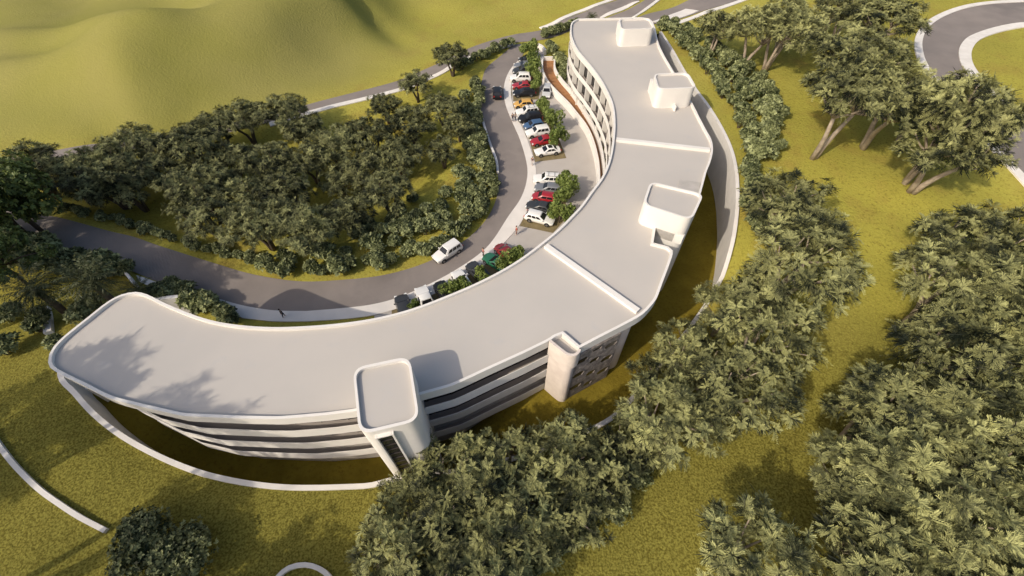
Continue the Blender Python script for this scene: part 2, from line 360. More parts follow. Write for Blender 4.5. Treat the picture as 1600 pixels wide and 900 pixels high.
def strip(name, Lpx, Rpx, m, dz=.05, across=4, n=None, step=1.0, thick=None, world=False):
    """a paved band draped on the ground between two edges"""
    A = catmull([G(*p)[:2] for p in Lpx] if not world else Lpx, step); B = catmull([G(*p)[:2] for p in Rpx] if not world else Rpx, step)
    n = n or max(len(A), len(B)); A = resample(A, n); B = resample(B, n)
    V = []; F = []; k = across+1
    for i in range(n):
        for j in range(k):
            p = A[i]+(B[i]-A[i])*j/across; V.append(p)
    V = np.array(V); Z = height(V[:, 0], V[:, 1])+dz
    for i in range(n-1):
        for j in range(across): F.append((i*k+j, i*k+j+1, (i+1)*k+j+1, (i+1)*k+j))
    b = MB(); b.add(np.c_[V, Z], F)
    if thick:
        N = len(V)
        loop = [i*k for i in range(n)]+[(n-1)*k+j for j in range(1, k)]+[i*k+across for i in range(n-2, -1, -1)]+[j for j in range(across-1, 0, -1)]
        Vb = np.c_[V[loop], Z[loop]-thick]; Vt = np.c_[V[loop], Z[loop]]; q = len(loop)
        b.add(np.r_[Vt, Vb], [(i, (i+1) % q, q+(i+1) % q, q+i) for i in range(q)])
    o = b.build(name, m); 
    # faces up
    me = o.data; bm = bmesh.new(); bm.from_mesh(me)
    for f in bm.faces:
        if f.normal.z < -.2: f.normal_flip()
    bm.to_mesh(me); bm.free()
    return tag(o, kind='structure')
def band(name, px, width, m, dz, thick, side=1, ground=True, step=.8):
    """a kerb or path of constant width beside an edge line"""
    A = catmull([G(*p)[:2] for p in px], step); B = offset(A, width*side, closed=False)
    return strip(name, list(A), list(B), m, dz, 2, n=len(A), world=True, thick=thick, step=9)

# main drive
road_out = [(-40,318),(40,330),(75,337),(130,350),(200,368),(260,388),(330,410),(400,430),(470,440),(530,438),(600,430),(660,413),(700,393),(740,365),(765,335),(778,300),(777,267),(767,233),(752,187),(750,150),(753,127),(760,107),(783,87),(803,70)]
road_in = [(-40,348),(40,370),(75,382),(135,402),(200,422),(240,438),(300,456),(337,467),(375,477),(400,482),(430,486),(480,487),(540,482),(580,477),(616,468),(660,450),(710,424),(760,388),(795,338),(813,312),(822,288),(824,263),(813,220),(800,190),(789,160),(788,133),(797,110),(815,90),(822,68)]
strip('road', road_out, road_in, M['asphalt'], .06, 6, n=260)
walk_in = road_in[11:-1]
walk_out = [(480,503),(540,499),(585,493),(624,482),(672,463),(722,438),(770,398),(790,378),(812,352),(828,318),(837,288),(837,263),(823,217),(810,187),(800,160),(799,133),(806,110),(822,92)]
strip('pavement', walk_in, walk_out, M['pavement'], .16, 3, n=150, thick=.14)
strip('pavement', [(340,467),(375,477),(400,482),(430,486),(480,487)], [(330,488),(375,497),(400,500),(430,503),(480,503)], M['pavement'], .16, 2, n=40, thick=.14)
strip('pavement', [(214,431),(230,436),(246,442)], [(219,441),(232,447),(243,450)], M['pavement'], .16, 2, n=8, thick=.14)
# back road with its kerbs
b_up = [(-300,266),(0,248),(300,208),(420,180),(483,163),(533,150),(617,128),(690,97),(740,73),(800,55),(847,47),(905,22),(960,2),(1010,-20)]
b_lo = [(-300,284),(0,264),(300,222),(420,192),(487,173),(533,161),(600,145),(683,115),(713,97),(753,82),(800,68),(850,62),(935,30),(985,8),(1035,-14)]
strip('road', b_up, b_lo, M['asphalt'], .07, 4, n=190)
band('kerb', b_lo[3:11], 1.3, M['kerb'], .17, .2, -1)
band('kerb', [(847,46.5),(870,37),(905,21),(930,11),(960,0.5),(1000,-18)], 1.3, M['kerb'], .18, .2, 1)
strip('road', [(935,31),(985,28),(1010,14),(1025,1),(1040,-12)], [(960,38),(1000,36),(1060,34),(1100,19),(1157,1),(1200,-12)][::1], M['asphalt'], .065, 5, n=40) if False else None
strip('road', [(940,32),(975,18),(1000,5),(1020,-8)], [(987,30),(1005,16),(1022,2),(1035,-9)], M['asphalt'], .09, 3, n=40)
strip('road', [(990,30),(1030,18),(1073,2),(1100,-9)], [(1010,42),(1060,31),(1110,14),(1157,-1)], M['asphalt'], .08, 4, n=40)
strip('pavement', [(937,28),(960,16.5),(985,6),(998,2.5)], [(940,30),(968,19),(990,8),(999,3.5)], M['pavement'], .22, 2, n=20, thick=.15)
band('kerb', [(987,28),(1002,18),(1014,9),(1027,-1),(1034,-7)], .9, M['kerb'], .2, .2, -1)
band('kerb', [(1050,37),(1085,25),(1120,12.5),(1157,0),(1180,-8)], 1.3, M['kerb'], .2, .2, -1)
strip('pavement', [(1018,35),(1045,25),(1071,15)], [(1035,37),(1066,28),(1091,18)], M['pavement'], .22, 2, n=20, thick=.15)
# loop road on the east
l_out = [(1750,-2),(1600,4),(1560,6),(1527,10),(1490,20),(1462,34),(1446,50),(1440,70),(1444,92),(1456,114),(1488,158),(1530,203),(1577,251),(1620,296),(1700,380)]
l_in = [(1750,34),(1600,36),(1570,40),(1545,46),(1522,54),(1509,61),(1500,72),(1497,84),(1502,103),(1527,135),(1566,171),(1598,192),(1640,222),(1720,285)]
strip('road', l_out, l_in, M['asphalt'], .10, 6, n=140)
band('kerb', l_out, 1.35, M['kerb'], .22, .3, -1)
band('kerb', l_in, 2.1, M['kerb'], .22, .3, 1)
# paved forecourt and gravel bays
def patch(name, px, m, z, step=1.0):
    b = MB(); pl = catmull([P(x, y, z) for x, y in px], 60, True)
    b.add(np.c_[pl, np.full(len(pl), z)], [tuple(range(len(pl)))]); o = b.build(name, m)
    if o.data.polygons[0].normal.z < 0: o.data.flip_normals()
    return tag(o, kind='structure')
patch('forecourt', [(822,92),(806,110),(799,133),(800,160),(810,187),(823,217),(837,263),(837,288),(828,318),(812,352),(790,378),(770,398),(722,438),(672,463),(624,482),(585,493),(585,512),(660,500),(760,460),(830,425),(900,380),(950,320),(960,290),(948,265),(930,225),(895,178),(872,150),(856,125),(850,95),(850,78),(836,78)], M['plaza'], .10)
for q in ([(806,116),(801,135),(802,158),(842,155),(843,138),(846,118)], [(806,168),(814,189),(827,218),(836,253),(885,247),(873,216),(856,186),(846,166)],
          [(838,283),(834,308),(823,330),(812,353),(864,364),(884,342),(884,305),(880,285)],
          [(790,386),(775,402),(740,426),(700,446),(650,470),(612,484),(612,500),(680,480),(730,460),(790,430),(830,405)]):
    patch('parking_bay', q, M['bay'], .125)

# ------------------------------------------------------------------ the curved building
BLD = empty('curved_building', (0, 20, 0), 0, 'long white curving three storey building with a flat pale roof and stair towers', 'building')
def part(b, name, m, parent=BLD, smooth=False):
    o = b.build(name, m, parent, smooth)
    q = parent; off = Vector((0, 0, 0))
    while q is not None: off += q.location; q = q.parent
    for v in o.data.vertices: v.co -= off
    return o
def ringwall(out, inn, z0, z1, zi=None, bottom=True):
    b = MB(); n = len(out); zi = z0 if zi is None else zi; bc = lambda a: np.broadcast_to(np.asarray(a, float), (n,))
    V = np.r_[np.c_[out, bc(z0)], np.c_[out, bc(z1)], np.c_[inn, bc(z1)], np.c_[inn, bc(zi)]]
    F = []
    for i in range(n):
        j = (i+1) % n
        F += [(i, j, n+j, n+i), (n+i, n+j, 2*n+j, 2*n+i), (2*n+i, 2*n+j, 3*n+j, 3*n+i)]
        if bottom: F.append((3*n+i, 3*n+j, j, i))
    return b.add(V, F)
ROOF_IN = offset(ROOF, -.27)
GAL = np.array(smooth(inner_px[22:]))
def gallery(pl): return 1-sstep(.6, 4.0, seg_dist(pl[:, 0], pl[:, 1], GAL))   # the bands are slimmer along the galleries
fz = 9.25+.22*gallery(ROOF)
part(ringwall(ROOF, ROOF_IN, fz, ZP, fz), 'parapet', M['white'], smooth=35)
b = MB(); b.add(np.c_[offset(ROOF, -.2), np.full(len(ROOF), ZR)], [tuple(range(len(ROOF)))])
roof_o = part(b, 'roof', M['roof'])
if roof_o.data.polygons[0].normal.z < 0: roof_o.data.flip_normals()
b = MB(); b.add(np.c_[offset(ROOF, -.2), np.full(len(ROOF), 9.3)], [tuple(range(len(ROOF)))]); part(b, 'soffit', M['soffit'])
LOW_IN = offset(LOW, -.22); LOW_GL = offset(LOW, -1.25)
for k, (a, c) in enumerate(((5.95, 7.45), (2.60, 4.10), (-.75, .75))):
    wg = gallery(LOW); part(ringwall(offset(LOW, -.04*(k+1)), offset(LOW, -.04*(k+1)-.07), a+.12*wg*(k < 2), c-.42*wg), 'balcony_band', M['white'], smooth=35)
    part(ringwall(offset(LOW, -.15), LOW_GL, a+.15, a+.35), 'floor_slab', M['soffit'])
for a, c in ((6.35, 9.3), (3.0, 6.15), (-.2, 2.8)):
    part(ringwall(LOW_GL, offset(LOW, -1.45), a, c, bottom=False), 'window_band', M['glass'])
part(ringwall(offset(LOW, -1.0), offset(LOW, -1.5), -5.2, -.25, bottom=False), 'basement_wall', M['concrete'])
# fins and wall panels behind the galleries
def path_frames(pl, s0, s1, gap):
    d = np.r_[0, np.cumsum(np.linalg.norm(np.diff(pl, axis=0), axis=1))]; out = []
    s = s0*d[-1]
    while s < s1*d[-1]:
        p = np.array([np.interp(s, d, pl[:, 0]), np.interp(s, d, pl[:, 1])]); q = np.array([np.interp(s+.3, d, pl[:, 0]), np.interp(s+.3, d, pl[:, 1])])
        t = (q-p)/(np.linalg.norm(q-p)+1e-9); out.append((p, t, np.array((-t[1], t[0])))); s += gap
    return out
inn = np.array(smooth(inner_px[22:])); sth = resample(np.array(PX(south[3:16])), 90)
for lv, (a, c) in enumerate(((6.36, 9.28), (3.02, 5.84), (.02, 2.48))):
    for i, (p, t, n) in enumerate(path_frames(inn, .02, .98, 3.6)):
        fin = MB(); q = p-n*.68; fin.box((q[0], q[1], (a+c)/2), (.18, .98, c-a), math.atan2(t[1], t[0])); part(fin, 'partition_wall', M['white'])
        pan = MB(); q = p-n*1.2+t*(.75+.2*((i+lv) % 2)); pan.box((q[0], q[1], (a+c)/2), (.45+.4*((i*7+lv) % 3), .12, c-a-.02), math.atan2(t[1], t[0])); part(pan, 'wall_panel', M['white'])
    for p, t, n in path_frames(sth, .01, .99, 2.6):
        mu = MB(); q = p-n*1.21; mu.box((q[0], q[1], (a+c)/2), (.09, .1, c-a), math.atan2(t[1], t[0])); part(mu, 'window_mullion', M['frame'])
# expansion upstands across the roof
for (pa, pb) in (((960,216.5),(1113,233.5)), ((850,381),(1001,488))):
    A, B = P(*pa, ZP), P(*pb, ZP); t = (B-A)/np.linalg.norm(B-A); n = np.array((-t[1], t[0])); b = MB()
    A = A+t*.3; B = B-t*.3; c = (A+B)/2
    b.box((c[0], c[1], (ZR+ZP+.06)/2-.05), (np.linalg.norm(B-A), .62, ZP+.06-ZR+.1), math.atan2(t[1], t[0])); part(b, 'roof_upstand', M['white'])
# stair towers
for i, (q, zt) in enumerate(zip(tower, ZT)):
    tw = bpy.data.objects.new('stair_tower', None); COL.objects.link(tw); tw.parent = BLD
    tw.location = (0, 0, 0)
    o_ = rrect(q, 1.15, 6); i_ = rrect([np.asarray(c)+(np.mean(q, 0)-c)/np.linalg.norm(np.mean(q, 0)-c)*.34 for c in q], .95, 6)
    part(ringwall(o_, i_, -5.2 if i == 0 else -1, zt, zt-.6, bottom=False), 'tower_wall', M['white'], tw, 40)
    b = MB(); m_ = (o_+i_)/2; b.add(np.c_[m_, np.full(len(m_), zt-.32)], [tuple(range(len(m_)))]); ro = part(b, 'tower_roof', M['roof'], tw)
    if ro.data.polygons[0].normal.z < 0: ro.data.flip_normals()
    if i == 0:
        FR_, FL_ = q[2], q[3]; t = (FR_-FL_)/np.linalg.norm(FR_-FL_); n = np.array((t[1], -t[0])); L_ = np.linalg.norm(FR_-FL_); ang = math.atan2(t[1], t[0])
        c = FL_+t*L_*.37; w_ = 1.15
        b = MB(); b.box((c[0]+n[0]*.02, c[1]+n[1]*.02, 6.4), (w_, .08, 12.6), ang); win = part(b, 'tower_window', M['glass'], tw)
        b = MB()
        for s in (-1, 1):
            p = c+t*s*(w_/2+.09)+n*.12; b.box((p[0], p[1], 6.4), (.16, .34, 12.9), ang)
        p = c+n*.12; b.box((p[0], p[1], 12.78), (w_-.01, .34, .16), ang)
        part(b, 'window_surround', M['white'], tw)
        b = MB()
        for z in np.arange(1.6, 12.2, 1.1): p = c+n*.08; b.box((p[0], p[1], z), (w_-.02, .08, .09), ang)
        part(b, 'window_mullion', M['frame'], tw)
# low side walls beside three of the towers
for c, (dx, dy), s, z0, z1 in ((P(966,52,10.8), (0, 0), (.35, 3.6), 9.6, 12.3), (P(1017,140,10.8), (0, 0), (.4, 2.2), 9.6, 12.1), (P(1053,168,10.4), (0, 0), (.3, 1.5), 9.6, 10.9)):
    b = MB(); b.prism(rrect([np.array((c[0]-s[0]/2, c[1]+s[1]/2)), np.array((c[0]+s[0]/2, c[1]+s[1]/2)), np.array((c[0]+s[0]/2, c[1]-s[1]/2)), np.array((c[0]-s[0]/2, c[1]-s[1]/2))], .14, 3), z0, z1); part(b, 'wing_wall', M['white'], smooth=40)
c0 = [P(x, y, 10.3) for x, y in ((1062,280),(1094,285),(1092,303),(1058,296))]
b = MB(); b.prism(c0, 7.4, 10.3); part(b, 'concrete_shaft', M['concrete'])
# rounded pillar and stone panel on the south face
A, C1, C2, B = P(860.5,531,ZP), P(880,546.5,ZP), P(893,555,ZP), P(904,545,ZP)
ol = catmull([A, A*.5+C1*.5, C1, C1*.35+C2*.65, C2*.7+B*.3+(C2-A)*.03, B*.8+C2*.2+(C2-A)*.03, B], .2)
il = offset(ol, -.26, closed=False)
b = MB(); n_ = len(ol); z0, z1 = -.9, 10.56
V = np.r_[np.c_[ol, np.full(n_, z0)], np.c_[ol, np.full(n_, z1)], np.c_[il, np.full(n_, z1)], np.c_[il, np.full(n_, 8.0)]]
b.add(V, [f for i in range(n_-1) for f in ((i, i+1, n_+i+1, n_+i), (n_+i, n_+i+1, 2*n_+i+1, 2*n_+i), (2*n_+i, 2*n_+i+1, 3*n_+i+1, 3*n_+i))])
part(b, 'pillar', M['pillar'], smooth=50)
shaft = list(il)+[P(903,543,ZP), P(879,520,ZP), P(865,526,ZP)]
b = MB(); b.add([(p[0], p[1], 9.75) for p in shaft], [tuple(range(len(shaft)))]); part(b, 'pillar_cap', M['roof'])
SA, SB = P(902,546,ZP), P(974,508.5,ZP); t = (SB-SA)/np.linalg.norm(SB-SA); n = np.array((t[1], -t[0]))
Ls = np.linalg.norm(SB-SA); ang = math.atan2(t[1], t[0]); c = (SA+SB)/2-n*.12
b = MB(); b.box((c[0], c[1], 4.2), (Ls, .5, 10.0), ang); stn = part(b, 'stone_panel', M['stone'])
for k, (s, z, w_, h_) in enumerate(((.15,7.7,1.5,.8),(.15,4.7,1.5,.8),(.15,1.8,1.5,.8),(.47,8.6,1.1,.5),(.47,6.3,1.2,.7),(.47,3.4,1.2,.7),(.47,.8,1.2,.7),(.80,7.9,1.6,.8),(.80,5.0,1.6,.8),(.80,2.1,1.6,.8))):
    p = SA+t*Ls*s; hexp = [(-w_/2, 0), (-w_*.3, h_/2), (w_*.36, h_/2), (w_/2, .06), (w_*.3, -h_/2), (-w_*.36, -h_/2)]
    def hexring(sc, d): return [(p[0]+t[0]*x*sc+n[0]*d, p[1]+t[1]*x*sc+n[1]*d, z+y*sc) for x, y in hexp]
    b = MB(); V = hexring(1.14, .12)+hexring(1.14, .20)+hexring(.98, .20)+hexring(.98, .135)
    b.add(V, [f for i in (2, 3) for f in ((i, (i+1) % 6, 6+(i+1) % 6, 6+i), (6+i, 6+(i+1) % 6, 12+(i+1) % 6, 12+i), (12+i, 12+(i+1) % 6, 18+(i+1) % 6, 18+i))])
    fr = part(b, 'window_frame', M['stone_trim'])
    b = MB(); b.add(hexring(1.0, .14), [tuple(range(6))]); part(b, 'window_pane', M['glass'])
c = P(992, 500, ZP)+np.array((-.8, 1.6)); b = MB(); b.tube([(c[0], c[1], -1), (c[0], c[1], 9.2)], 1.3, 24); part(b, 'round_column', M['pillar'], smooth=40)

# ------------------------------------------------------------------ retaining wall, garden walls, ramp
def long_wall(name, pl, width, zb, zt, m, label, cat, parent=None, group=None, both=True):
    """wall following a 3D top line; pl clockwise so that the width goes outwards"""
    pl = np.asarray(pl); A = offset(pl, width/2, closed=False); B = offset(pl, -width/2, closed=False); n = len(pl)
    zt = np.broadcast_to(zt, (n,)); zb = np.broadcast_to(zb, (n,)); b = MB()
    b.add(np.r_[np.c_[A, zb], np.c_[A, zt], np.c_[B, zt], np.c_[B, zb]], [f for i in range(n-1) for f in ((i, i+1, n+i+1, n+i), (n+i, n+i+1, 2*n+i+1, 2*n+i), (2*n+i, 2*n+i+1, 3*n+i+1, 3*n+i))]
          +[(0, n, 2*n, 3*n), (n-1, 2*n-1, 3*n-1, 4*n-1)])
    o = b.build(name, m, parent, 35)
    if label: tag(o, label, cat, group)
    return o
wz = np.maximum(WALL[:, 2]+.12, height(WALL[:, 0], WALL[:, 1])+.14)
long_wall('retaining_wall', WALL[:, :2], .5, floor_z(WALL[:, 0], WALL[:, 1])-.5, wz, M['wallw'], 'long curved white retaining wall ringing the sunken lawn round the building', 'wall')
def garden_wall(px, w, h, label, base=.4):
    pl = catmull([G(*p)[:2] for p in px], .6); z = height(pl[:, 0], pl[:, 1])
    return long_wall('garden_wall', pl, w, z-base, z+h, M['wallw'], label, 'wall')
garden_wall([(-60,610),(-25,655),(4,700),(30,732),(64,765),(100,791),(128,809),(168,830)], .42, .35, 'low white curved garden wall in the grass ending at two big shrubs')
garden_wall([(425,925),(436,902),(453,888),(478,883),(500,889),(516,902),(522,920)], .4, .35, 'small white arched garden wall at the bottom edge of the lawn')
garden_wall([(753,186),(760,210),(768,233),(776,255),(778,272)], .4, .55, 'short white road edge wall beside the hedge')
garden_wall([(196,425),(206,436),(216,449)], .3, 1.1, 'short leaning white wall between palms and the drive')
garden_wall([(343,474),(345,483),(347,494)], .3, 1.3, 'small white wall stub among the bushes beside the roof edge')
garden_wall([(74,484),(77,500),(79,522)], .8, .5, 'white slab wall below the tall palm')
sl_ = [P(140,626,2.5), P(152,640,1.2)]
b = MB(); p0 = P(150,616,1.5); b.box((p0[0]+1, p0[1]+2.5, 1.0), (.35, 5.5, 3.4), R(-28)); tag(b.build('cross_wall', M['wallw']), 'grey cross wall under the west end of the roof', 'wall')
# timber ramp
RL = [(848,89),(847,97),(848,111),(855,126),(870,143),(887,160),(901,177),(916,197),(926,219),(932,241),(935,260),(936,285)]
RR = [(867,89),(867,106),(877,123),(892,140),(906,160),(921,184),(933,209),(940,233),(944,260),(946,285)]
RMP = empty('ramp', (0, 0, 0), 0, 'narrow curving brown timber ramp between white walls along the building', 'ramp')
rl = catmull([P(x, y, 1.5) for x, y in RL], .6); rr = resample(catmull([P(x, y, 1.5) for x, y in RR], .6), len(rl))
rk = len(rl); zr_ = np.linspace(.75, .3, rk)
b = MB(); b.add(np.r_[np.c_[rl, zr_], np.c_[rr, zr_]], [(i, i+1, rk+i+1, rk+i) for i in range(rk-1)]); o = b.build('deck', M['deck'], RMP)
pb = MB()
for i in range(0, rk, 2):
    a, c = rl[i], rr[i]; d = c-a; pb.box(((a[0]+c[0])/2, (a[1]+c[1])/2, zr_[i]+.012), (np.linalg.norm(d)-.2, .10, .03), math.atan2(d[1], d[0]))
pb.build('deck_board', M['deck'], RMP)
long_wall('side_wall', rl, .42, 0, 1.6, M['white'], None, None, RMP); long_wall('side_wall', rr, .36, 0, 1.6, M['white'], None, None, RMP)
long_wall('end_wall', np.array([rl[0], rr[0]]), .35, 0, 1.6, M['white'], None, None, RMP)
garden_wall([(840,76),(846,79),(852,86)], .5, 1.2, 'short white wall joining the top of the timber ramp')

# ------------------------------------------------------------------ foliage
def np_obj(name, V, F, tone, m, parent=None):
    me = bpy.data.meshes.new(name); n = len(V); k = F.shape[1]; q = len(F)
    me.vertices.add(n); me.vertices.foreach_set('co', V.astype(np.float32).ravel())
    me.loops.add(q*k); me.loops.foreach_set('vertex_index', F.astype(np.int32).ravel())
    me.polygons.add(q); me.polygons.foreach_set('loop_start', np.arange(0, q*k, k, dtype=np.int32)); me.polygons.foreach_set('loop_total', np.full(q, k, np.int32))
    me.update(calc_edges=True)
    at = me.attributes.new('tone', 'FLOAT', 'POINT'); at.data.foreach_set('value', tone.astype(np.float32))
    me.materials.append(m); o = bpy.data.objects.new(name, me); COL.objects.link(o)
    if parent is not None: o.parent = parent
    return o
def blades(base, axis, length, width, g, bend=0.):
    """diamond leaves: base points, unit directions"""
    n = len(base); r = g.normal(size=(n, 3)); side = np.cross(axis, r); side /= np.linalg.norm(side, axis=1)[:, None]+1e-9
    L_ = length[:, None]; Wd = width[:, None]
    mid = base+axis*L_*.42; tip = base+axis*L_; tip[:, 2] -= bend*length
    V = np.stack([base, mid+side*Wd, tip, mid-side*Wd], 1).reshape(-1, 3)
    return V, np.arange(4*n).reshape(n, 4)
def unit(a): return a/(np.linalg.norm(a, axis=-1, keepdims=True)+1e-9)
def make_cypress(seed, Rc, Ht, lean=0., pads=15, m_='cedar', bark='bark', dens=1.0, stems=2, spray=1.0, flat=1.0):
    g = np.random.default_rng(seed); root = empty('cypress_tree')
    centers = []; tries = 0
    while len(centers) < pads and tries < 900:
        tries += 1; a = g.uniform(0, 2*math.pi); r = Rc*.86*math.sqrt(g.uniform(0, 1)); x, y = r*math.cos(a), r*math.sin(a)
        z = Ht-1.2-2.6*(r/Rc)**2*flat+g.uniform(-2.3, .8)*(.6+.4*flat)
        if all((x-c[0])**2+(y-c[1])**2+1.6*(z-c[2])**2 > (Rc*.39)**2 for c in centers): centers.append((x+lean, y, z))
    centers = np.array(centers); tb = MB()
    heads = []
    for s in range(stems):
        a = 2*math.pi*s/stems+g.uniform(-.3, .3)+.3; sp = Rc*g.uniform(.26, .40); hz = Ht*g.uniform(.50, .60)
        top = np.array((sp*math.cos(a)+lean*.6, sp*math.sin(a), hz)); mid = top*.5+np.array((g.uniform(-.4, .4), g.uniform(-.4, .4), .3))
        path = catmull([np.array((.25*math.cos(a), .25*math.sin(a), -.4)), mid*.5, mid, top], .8)
        tb.tube(path, np.linspace(.42, .24, len(path)), 9); heads.append(top)
    for c in centers:
        h = heads[int(np.argmin([np.linalg.norm(c[:2]-q[:2]) for q in heads]))]
        mid = (h+c)/2+np.array((0, 0, -.35)); path = catmull([h, mid, c+np.array((0, 0, -.2))], .7); tb.tube(path, np.linspace(.22, .06, len(path)), 6)
    tb.build('trunk', M[bark], root, True)
    VV, FF, TT = [], [], []; n0 = 0
    def put(bs, ax, nr, ln, wd, tn):
        nonlocal n0
        side = unit(np.cross(ax, nr)); mid = bs+ax*ln[..., None]*.45
        V = np.stack([bs, mid+side*wd[..., None], bs+ax*ln[..., None], mid-side*wd[..., None]], -2).reshape(-1, 3)
        VV.append(V); FF.append(np.arange(len(V)).reshape(-1, 4)+n0); n0 += len(V); TT.append(np.repeat(tn.ravel(), 4))
    for c in centers:
        pr = Rc*g.uniform(.20, .34); th = pr*g.uniform(.5, .8)*flat; ns = int(6.5*dens*(pr/1.7)**1.6/spray**1.7)+2; ct = g.normal()*.08
        u = unit(g.normal(size=(ns, 3))); u[:, 2] = np.where(u[:, 2] < -.15, -u[:, 2], u[:, 2])
        pos = c+u*g.uniform(.6, 1.15, ns)[:, None]*np.array((pr, pr, th)); pos[:, 2] += g.uniform(-1.2, .7, ns)*spray*flat
        nrm = unit(u*np.array((.8, .8, 1))+np.array((0, 0, .55))+g.normal(size=(ns, 3))*.2)
        bt = np.where(g.uniform(size=ns) < .28, .26, .72)+ct+g.normal(size=ns)*.12
        # the upper tier: feathered branchlets in a star
        nb, m = 11, 7
        rnd = unit(g.normal(size=(ns, nb, 3))); tan = unit(rnd-(rnd*nrm[:, None]).sum(-1, keepdims=True)*nrm[:, None])
        ax = unit(tan+nrm[:, None]*g.uniform(-.15, .85, (ns, nb, 1))); ln = g.uniform(.65, 1.35, (ns, nb))*spray*g.uniform(.8, 1.25, (ns, 1))
        t = np.linspace(.12, 1, m); p = pos[:, None, None]+ax[:, :, None]*(ln[..., None]*t)[..., None]; p[..., 2] -= .22*ln[..., None]*t**2
        bs_ = unit(np.cross(ax, nrm[:, None])); n4 = nrm[:, None, None]+g.normal(size=(ns, nb, m, 3))*.22
        for sg in (-1, 1):
            d = unit(ax[:, :, None]*.95+sg*bs_[:, :, None]*.62+nrm[:, None, None]*.12+g.normal(size=(ns, nb, m, 3))*.10)
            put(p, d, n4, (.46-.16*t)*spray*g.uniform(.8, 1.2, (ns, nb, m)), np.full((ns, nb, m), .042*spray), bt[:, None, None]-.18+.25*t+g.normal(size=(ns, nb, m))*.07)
        # near-black blades hang outwards under it, the crown's inner shade put into tone
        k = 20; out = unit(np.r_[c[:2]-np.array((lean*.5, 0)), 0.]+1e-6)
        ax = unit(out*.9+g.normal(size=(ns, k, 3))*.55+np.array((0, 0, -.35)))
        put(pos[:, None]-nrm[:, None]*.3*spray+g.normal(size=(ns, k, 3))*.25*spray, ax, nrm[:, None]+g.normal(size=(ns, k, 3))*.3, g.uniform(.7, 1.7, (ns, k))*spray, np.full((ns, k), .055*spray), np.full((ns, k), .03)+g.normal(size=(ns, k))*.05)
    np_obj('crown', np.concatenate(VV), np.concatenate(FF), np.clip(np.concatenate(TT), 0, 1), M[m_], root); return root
def rosettes(g, pos, nrm, leaf, nb, wid):
    ns = len(pos); rnd = unit(g.normal(size=(ns, nb, 3))); n3 = nrm[:, None]
    tan = unit(rnd-(rnd*n3).sum(-1, keepdims=True)*n3); ax = unit(tan+n3*g.uniform(.0, .9, (ns, nb, 1)))
    side = unit(np.cross(ax, n3+g.normal(size=(ns, nb, 3))*.3)); tone = np.clip(.52+g.normal(size=ns)*.26, 0, 1)
    ln = g.uniform(.7, 1.2, (ns, nb, 1))*leaf; bs = pos[:, None]+tan*.03; mid = bs+ax*ln*.5
    V = np.stack([bs, mid+side*leaf*wid, bs+ax*ln, mid-side*leaf*wid], 2).reshape(-1, 3)
    return V, np.arange(len(V)).reshape(-1, 4), np.repeat(np.clip(np.repeat(tone, nb)+g.normal(size=ns*nb)*.08, 0, 1), 4)
def make_bush(seed, r, h, ns, leaf, m='bush', name='bush', lumps=6):
    g = np.random.default_rng(seed); root = empty(name)
    lc = np.c_[g.uniform(-.5, .5, (lumps, 2))*r*1.1, g.uniform(.35, .72, lumps)*h]; lr = g.uniform(.48, .68, lumps)*r
    k = g.integers(0, lumps, ns); u = unit(g.normal(size=(ns, 3))); u[:, 2] = np.where(u[:, 2] < -.3, -u[:, 2], u[:, 2])
    pos = lc[k]+u*lr[k][:, None]*g.uniform(.80, 1.10, ns)[:, None]*np.array((1, 1, .85)); pos[:, 2] = np.maximum(pos[:, 2], .1)
    nr = unit(u+np.array((0, 0, .35))+g.normal(size=u.shape)*.2)
    V, F, T = rosettes(g, pos, nr, leaf, 7, .28)
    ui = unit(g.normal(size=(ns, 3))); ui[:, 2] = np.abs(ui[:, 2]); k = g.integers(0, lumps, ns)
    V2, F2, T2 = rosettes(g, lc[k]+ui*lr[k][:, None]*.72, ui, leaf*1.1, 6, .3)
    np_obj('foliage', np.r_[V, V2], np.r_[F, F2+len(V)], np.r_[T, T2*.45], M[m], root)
    b = MB()
    for i in range(4):
        a = i*1.6+.4; b.tube([(0.05*math.cos(a), .05*math.sin(a), -.2), (.22*r*math.cos(a), .22*r*math.sin(a), h*.3), (.45*r*math.cos(a), .45*r*math.sin(a), h*.6)], [.07, .05, .02], 5)
    b.build('stem', M['bark_dark'], root); return root
def make_small_tree(seed, r, h, m='fresh', name='young_tree'):
    g = np.random.default_rng(seed); root = empty(name); lumps = 8
    lc = np.c_[g.normal(size=(lumps, 2))*r*.42, h-r*.9+g.uniform(-.6, .55, lumps)*r]; lr = g.uniform(.38, .58, lumps)*r; ns = 420
    k = g.integers(0, lumps, ns); u = unit(g.normal(size=(ns, 3)))
    pos = lc[k]+u*lr[k][:, None]*g.uniform(.55, 1.08, ns)[:, None]
    V, F, T = rosettes(g, pos, u, .36, 8, .28); np_obj('crown', V, F, T, M[m], root)
    b = MB(); b.tube(catmull([np.array((0, 0, -.2)), np.array((.06, .03, h*.3)), np.array((-.04, .05, h*.62))], .4), np.linspace(.13, .08, 99)[:1].repeat(1) if False else .1, 7)
    for c in lc: b.tube([(0, 0, h*.42), tuple((np.array((0, 0, h*.5))+c)/2), tuple(c)], [.06, .045, .02], 5)
    b.build('trunk', M['bark_dark'], root, True); return root
